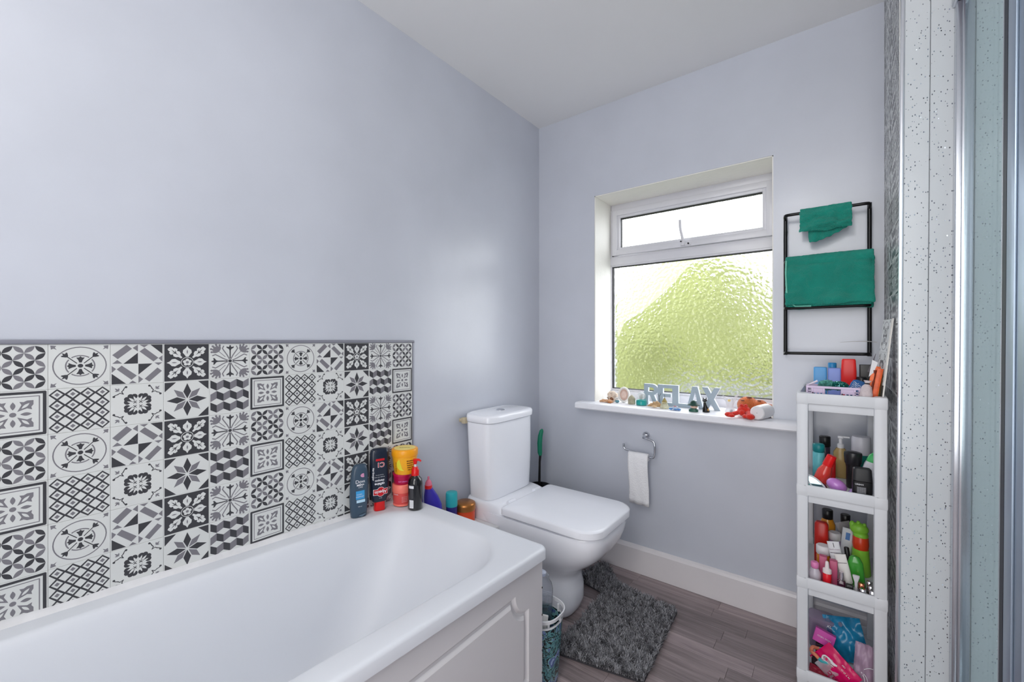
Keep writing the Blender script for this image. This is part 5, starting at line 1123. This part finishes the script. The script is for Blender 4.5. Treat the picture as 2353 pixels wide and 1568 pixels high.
# RELAX sign
sg = thing('relax_sign', 'pale blue-grey standing block letters spelling RELAX in front of the window', 'sign', (.602, 2.135, ZS))
fr_m = M('letter_blue_grey', (168, 184, 196), .5, var=.02); ed_m = M('letter_edge', (226, 231, 236), .5)
def letter(ch, x0, w_, polys, holes=()):
    b = BM(); H = .105
    for i_, P_ in enumerate(polys):
        prism(b, [(x0 + u * w_, v * H) for u, v in P_], -.009 + .00006 * i_, .009 - .00006 * i_)
    for f in b.faces: f.material_index = 0 if f.calc_center_median().y < -.0078 else 1
    return ob('letter_' + ch, b, [fr_m, ed_m], sg, 0)
S_ = .30
bowl_o = [(.55 + .45 * sin(a * pi / 10), .725 + .275 * cos(a * pi / 10)) for a in range(11)]; bowl_i = [(.55 + .17 * sin(a * pi / 10), .725 + .105 * cos(a * pi / 10)) for a in range(11)]
Rp = [[(0, 0), (0, 1), (S_, 1), (S_, 0)]] + [[bowl_o[i], bowl_o[i + 1], bowl_i[i + 1], bowl_i[i]] for i in range(10)] + [[(.3, 1), (.55, 1), (.55, .83), (.3, .83)], [(.3, .62), (.55, .62), (.55, .45), (.3, .45)], [(.42, .46), (.72, .47), (1.02, 0), (.70, 0)]]
letter('r', 0, .071, Rp)
letter('e', .070, .072, [[(0, 0), (0, 1), (.36, 1), (.36, 0)], [(.36, .84), (.36, 1), (1.0, 1), (1.0, .84)], [(.36, .42), (.36, .58), (.88, .58), (.88, .42)], [(.36, 0), (.36, .16), (1.0, .16), (1.0, 0)]])
letter('l', .1415, .072, [[(0, 0), (0, 1), (.40, 1), (.40, 0)], [(.40, 0), (.40, .17), (1, .17), (1, 0)]])
letter('a', .210, .074, [[(0, 0), (.34, 1), (.50, 1), (.50, .78), (.27, 0)], [(.50, .78), (.50, 1), (.66, 1), (1, 0), (.73, 0)], [(.30, .18), (.36, .36), (.64, .36), (.70, .18)]])
letter('x', .278, .080, [[(.0, 1), (.32, 1), (1, 0), (.68, 0)], [(0, 0), (.68, 1), (1, 1), (.32, 0)]])
t = thing('conch_shell', 'tan ribbed conch shell lying in front of the letter R', 'seashell', (.684, 2.040, ZS), rz=.15)
b = BM(); tube(b, [(-.032, 0, .006), (-.022, 0, .009), (-.012, 0, .013), (-.006, 0, .012), (0, 0, .017), (.006, 0, .015), (.013, 0, .019), (.019, 0, .015), (.026, 0, .012), (.033, 0, .006)], [.002, .006, .010, .009, .0145, .013, .0155, .013, .009, .003], 16); ob('shell_body', b, sh_m('conch_tan', (196, 160, 116)), t, 60)
b = BM(); blob(b, (.004, -.012, .008), .007, .2, 80, 3, (1.9, .5, .8)); ob('opening', b, sh_m('conch_pale', (222, 192, 152)), t)
t = thing('bell_shell_ornament', 'cone-shaped olive and cream shell ornament with a wire top on sill', 'ornament', (.733, 2.042, ZS))
b = BM(); lofts(b, [(0, .019, .014, 2.4), (.006, .022, .016, 2.4), (.012, .020, .014, 2.2), (.020, .015, .012, 2), (.030, .013, .011, 2)], 22); ob('base', b, sh_m('bell_cream', (206, 204, 176)), t, 60)
b = BM(); lofts(b, [(.024, .014, .012, 2), (.032, .012, .010, 2), (.040, .008, .008, 2), (.050, .003, .003, 2)], 22); ob('cone', b, sh_m('bell_olive', (164, 148, 88)), t, 60)
b = BM(); tube(b, smoothpath([(0, 0, .048), (.001, 0, .056), (-.001, 0, .066)]), .0009, 6); ob('wire', b, M('wire_dark', (70, 60, 50), .5), t)
t = thing('twig', 'thin dark bent twig standing before the gap between R and E', 'twig', (.689, 2.112, ZS)); b = BM(); tube(b, [(0, 0, .0), (-.003, 0, .030), (-.006, 0, .045), (.004, 0, .062)], .0009, 6); tube(b, [(-.006, 0, .045), (-.009, 0, .060)], .0008, 6); ob('stem', b, MC['wire_dark'], t)
t = thing('turtle_figurine', 'small pale blue and white turtle figurine below the letter L', 'figurine', (.789, 2.024, ZS))
b = BM(); blob(b, (0, 0, .010), .013, .05, 60, 3, (1.2, 1, .75)); ob('shell', b, M('turtle_white', (196, 210, 228), .3, var=.25, vscale=90), t)
b = BM()
for (x, y, r) in ((-.019, -.006, .007), (.018, -.008, .007), (-.013, .009, .005), (.013, .009, .005), (.004, -.014, .006)): blob(b, (x, y, .006), r, .05, 60, 2, (1.4, 1, .7))
ob('flippers', b, M('turtle_blue', (88, 142, 200), .3), t)
b = BM(); blob(b, (0, -.006, .0185), .004, 0, 1, 2, (2, .6, .5)); ob('stripe', b, M('turtle_red', (196, 84, 90), .4), t)
t = thing('gnome_bust', 'small figurine head with dark green hat and pale face, below A', 'figurine', (.866, 2.036, ZS))
b = BM(); lofts(b, [(0, .020, .014, 2.6), (.008, .020, .014, 2.6), (.014, .014, .011, 2.2)], 24); ob('base', b, M('gnome_green', (44, 96, 82), .35), t)
b = BM(); blob(b, (.002, 0, .024), .0145, .06, 70, 3, (1.1, .85, .8)); blob(b, (.008, -.013, .024), .0035, 0, 1, 2); blob(b, (.014, -.006, .022), .006, .1, 90, 2, (1, .8, .7)); ob('face', b, M('gnome_skin', (222, 190, 172), .4), t)
b = BM(); lofts(b, [(.028, .026, .018, 2.2), (.031, .0265, .0185, 2.2), (.036, .017, .014, 2), (.046, .011, .010, 2), (.051, .005, .005, 2)], 26); ob('hat', b, M('gnome_hat', (34, 70, 62), .4), t, 50)
b = BM(); blob(b, (-.003, -.0125, .026), .0022, 0, 1, 1); blob(b, (.004, -.0125, .026), .0022, 0, 1, 1); ob('eye', b, blk, t)
t = thing('cat_figurine', 'slim black sitting cat figurine with tan patch, in front of X', 'figurine', (.913, 2.056, ZS))
b = BM(); lofts(b, [(0, .013, .012, 2.4), (.004, .0145, .013, 2.2, .001, 0), (.014, .013, .012, 2.2, .001, 0), (.026, .009, .009, 2, -.001, 0), (.036, .006, .007, 2, -.003, 0), (.044, .0050, .006, 2, -.004, 0)], 22)
blob(b, (-.004, -.001, .052), .0092, .04, 60, 3, (1.05, .85, .8)); 
for sx_ in (-1, 1): tube(b, [(-.004 + sx_ * .005, 0, .056), (-.004 + sx_ * .0075, 0, .067)], [.0038, .0006], 6)
tube(b, smoothpath([(.012, .004, .004), (.017, .0, .004), (.015, -.010, .004), (.006, -.013, .003)]), .0028, 8); ob('body', b, M('cat_black', (18, 17, 18), .25), t, 60)
b = BM(); blob(b, (.010, -.006, .010), .0062, .1, 60, 2, (.9, .7, 1.3)); ob('patch', b, M('cat_tan', (196, 148, 70), .4), t)
b = BM(); blob(b, (-.008, -.0085, .054), .0013, 0, 1, 1); blob(b, (-.001, -.0085, .054), .0013, 0, 1, 1); ob('eye', b, wink, t)
t = thing('frosted_ornament', 'frosted translucent winged ornament with a yellow centre, right of the X', 'ornament', (1.005, 2.098, ZS))
fz = M('frosted_clear', (225, 228, 232), .35, alpha=.42)
b = BM(); lofts(b, [(0, .018, .012, 2.4), (.006, .022, .013, 2.4), (.03, .014, .010, 2.2), (.050, .018, .011, 2.2), (.064, .013, .008, 2)], 26); ob('body', b, fz, t, 60)
b = BM(); prism(b, [(.010, .040), (.022, .054), (.034, .084), (.030, .088), (.018, .074), (.006, .064)], -.002, .002); prism(b, [(-.012, .044), (-.024, .058), (-.030, .076), (-.018, .070)], -.002, .002); ob('wing', b, fz, t, 0)
b = BM(); blob(b, (-.002, -.009, .056), .006, .2, 80, 2, (1.2, .5, .9)); ob('centre', b, M('centre_yellow', (238, 212, 140), .5), t)
b = BM(); blob(b, (.006, -.004, .008), .007, .2, 80, 2, (1, .7, 1.2)); ob('bead', b, M('bead_grey', (130, 134, 150), .4), t)
# plush hermit crab
def plush(n, c, v=.12): 
    m = M(n, c, .95, var=v, vscale=30, bump=.6, bscale=300); m.node_tree.nodes['Principled BSDF'].inputs['Sheen Weight'].default_value = .3; return m
t = thing('plush_crab', 'red plush hermit crab with mottled orange-brown shell on the sill', 'soft toy', (1.085, 2.045, ZS))
b = BM()
b_ = [(-.008, .022, .042, .042), (.036, .020, .038, .036), (.066, .018, .032, .028), (.088, .016, .026, .019)]
for x, y, z, r in b_: blob(b, (x, y + .03, z * .95), r, .07, 30, 4, (1, .95, .92))
ob('shell', b, plush('plush_shell', (214, 112, 54), .30), t, 60)
for c_, r_ in (((.000, .030, .0775), .007), ((-.024, .018, .064), .005), ((.038, .030, .067), .005)):
    b = BM(); blob(b, c_, r_, .2, 80, 3, (1.5, 1, .5)); ob('shell_spot', b, plush('plush_brown', (120, 56, 30)), t)
b = BM(); red = plush('plush_red', (226, 44, 26), .06)
blob(b, (-.012, -.024, .026), .024, .06, 30, 4, (1.05, .9, .95)); blob(b, (-.016, -.044, .020), .013, .05, 30, 3)
ob('body', b, red, t, 60)
for x in (-.020, -.004):
    b = BM(); blob(b, (x, -.034, .049), .0078, .03, 30, 3, (1, 1, .95)); e_ = ob('eye', b, red, t)
    b = BM(); blob(b, (x - .001, -.0408, .051), .0016, 0, 1, 2); ob('pupil', b, blk, e_)
b = BM(); tube(b, smoothpath([(-.024, -.032, .022), (-.040, -.050, .016), (-.052, -.062, .013)]), .009, 12); blob(b, (-.062, -.066, .011), .011, .05, 40, 3, (1.5, 1.1, .95)); blob(b, (-.050, -.078, .009), .008, .05, 40, 3, (1.6, 1, .9)); ob('claw', b, red, t, 60)
b = BM(); tube(b, smoothpath([(.004, -.034, .022), (.012, -.058, .018), (.014, -.074, .014)]), .010, 12); blob(b, (.020, -.086, .0125), .0130, .05, 40, 3, (1.3, 1.2, .95)); blob(b, (.001, -.082, .012), .010, .05, 40, 3, (1.1, 1.3, .9)); ob('claw', b, red, t, 60)
# white cup lying on its side
t = thing('white_pot', 'white pot lying on its side with its base facing the room', 'pot', (1.143, 2.028, ZS + .0295), rot=(radians(90), 0, radians(-14)))
b = BM(); lathe(b, [(.001, .062), (.018, .062), (.024, .0625), (.0275, .059), (.0290, .03), (.0292, .0), (.0292, -.035), (.026, -.035), (.026, .02), (.001, .05)], 40); ob('pot_body', b, M('pot_white', (234, 234, 236), .35), t, 40)
b = BM(); lathe(b, [(.0012, .0632), (.0002, .0634)], 10); ob('hole', b, blk, t)
t = thing('black_disc', 'black disc-shaped lid lying against the right window reveal behind the pot', 'lid', (1.155, 2.068, ZS)); b = BM(); lathe(b, [(.010, 0), (.012, .002), (.012, .022), (.010, .025), (.001, .025)]); ob('disc_body', b, blk, t)
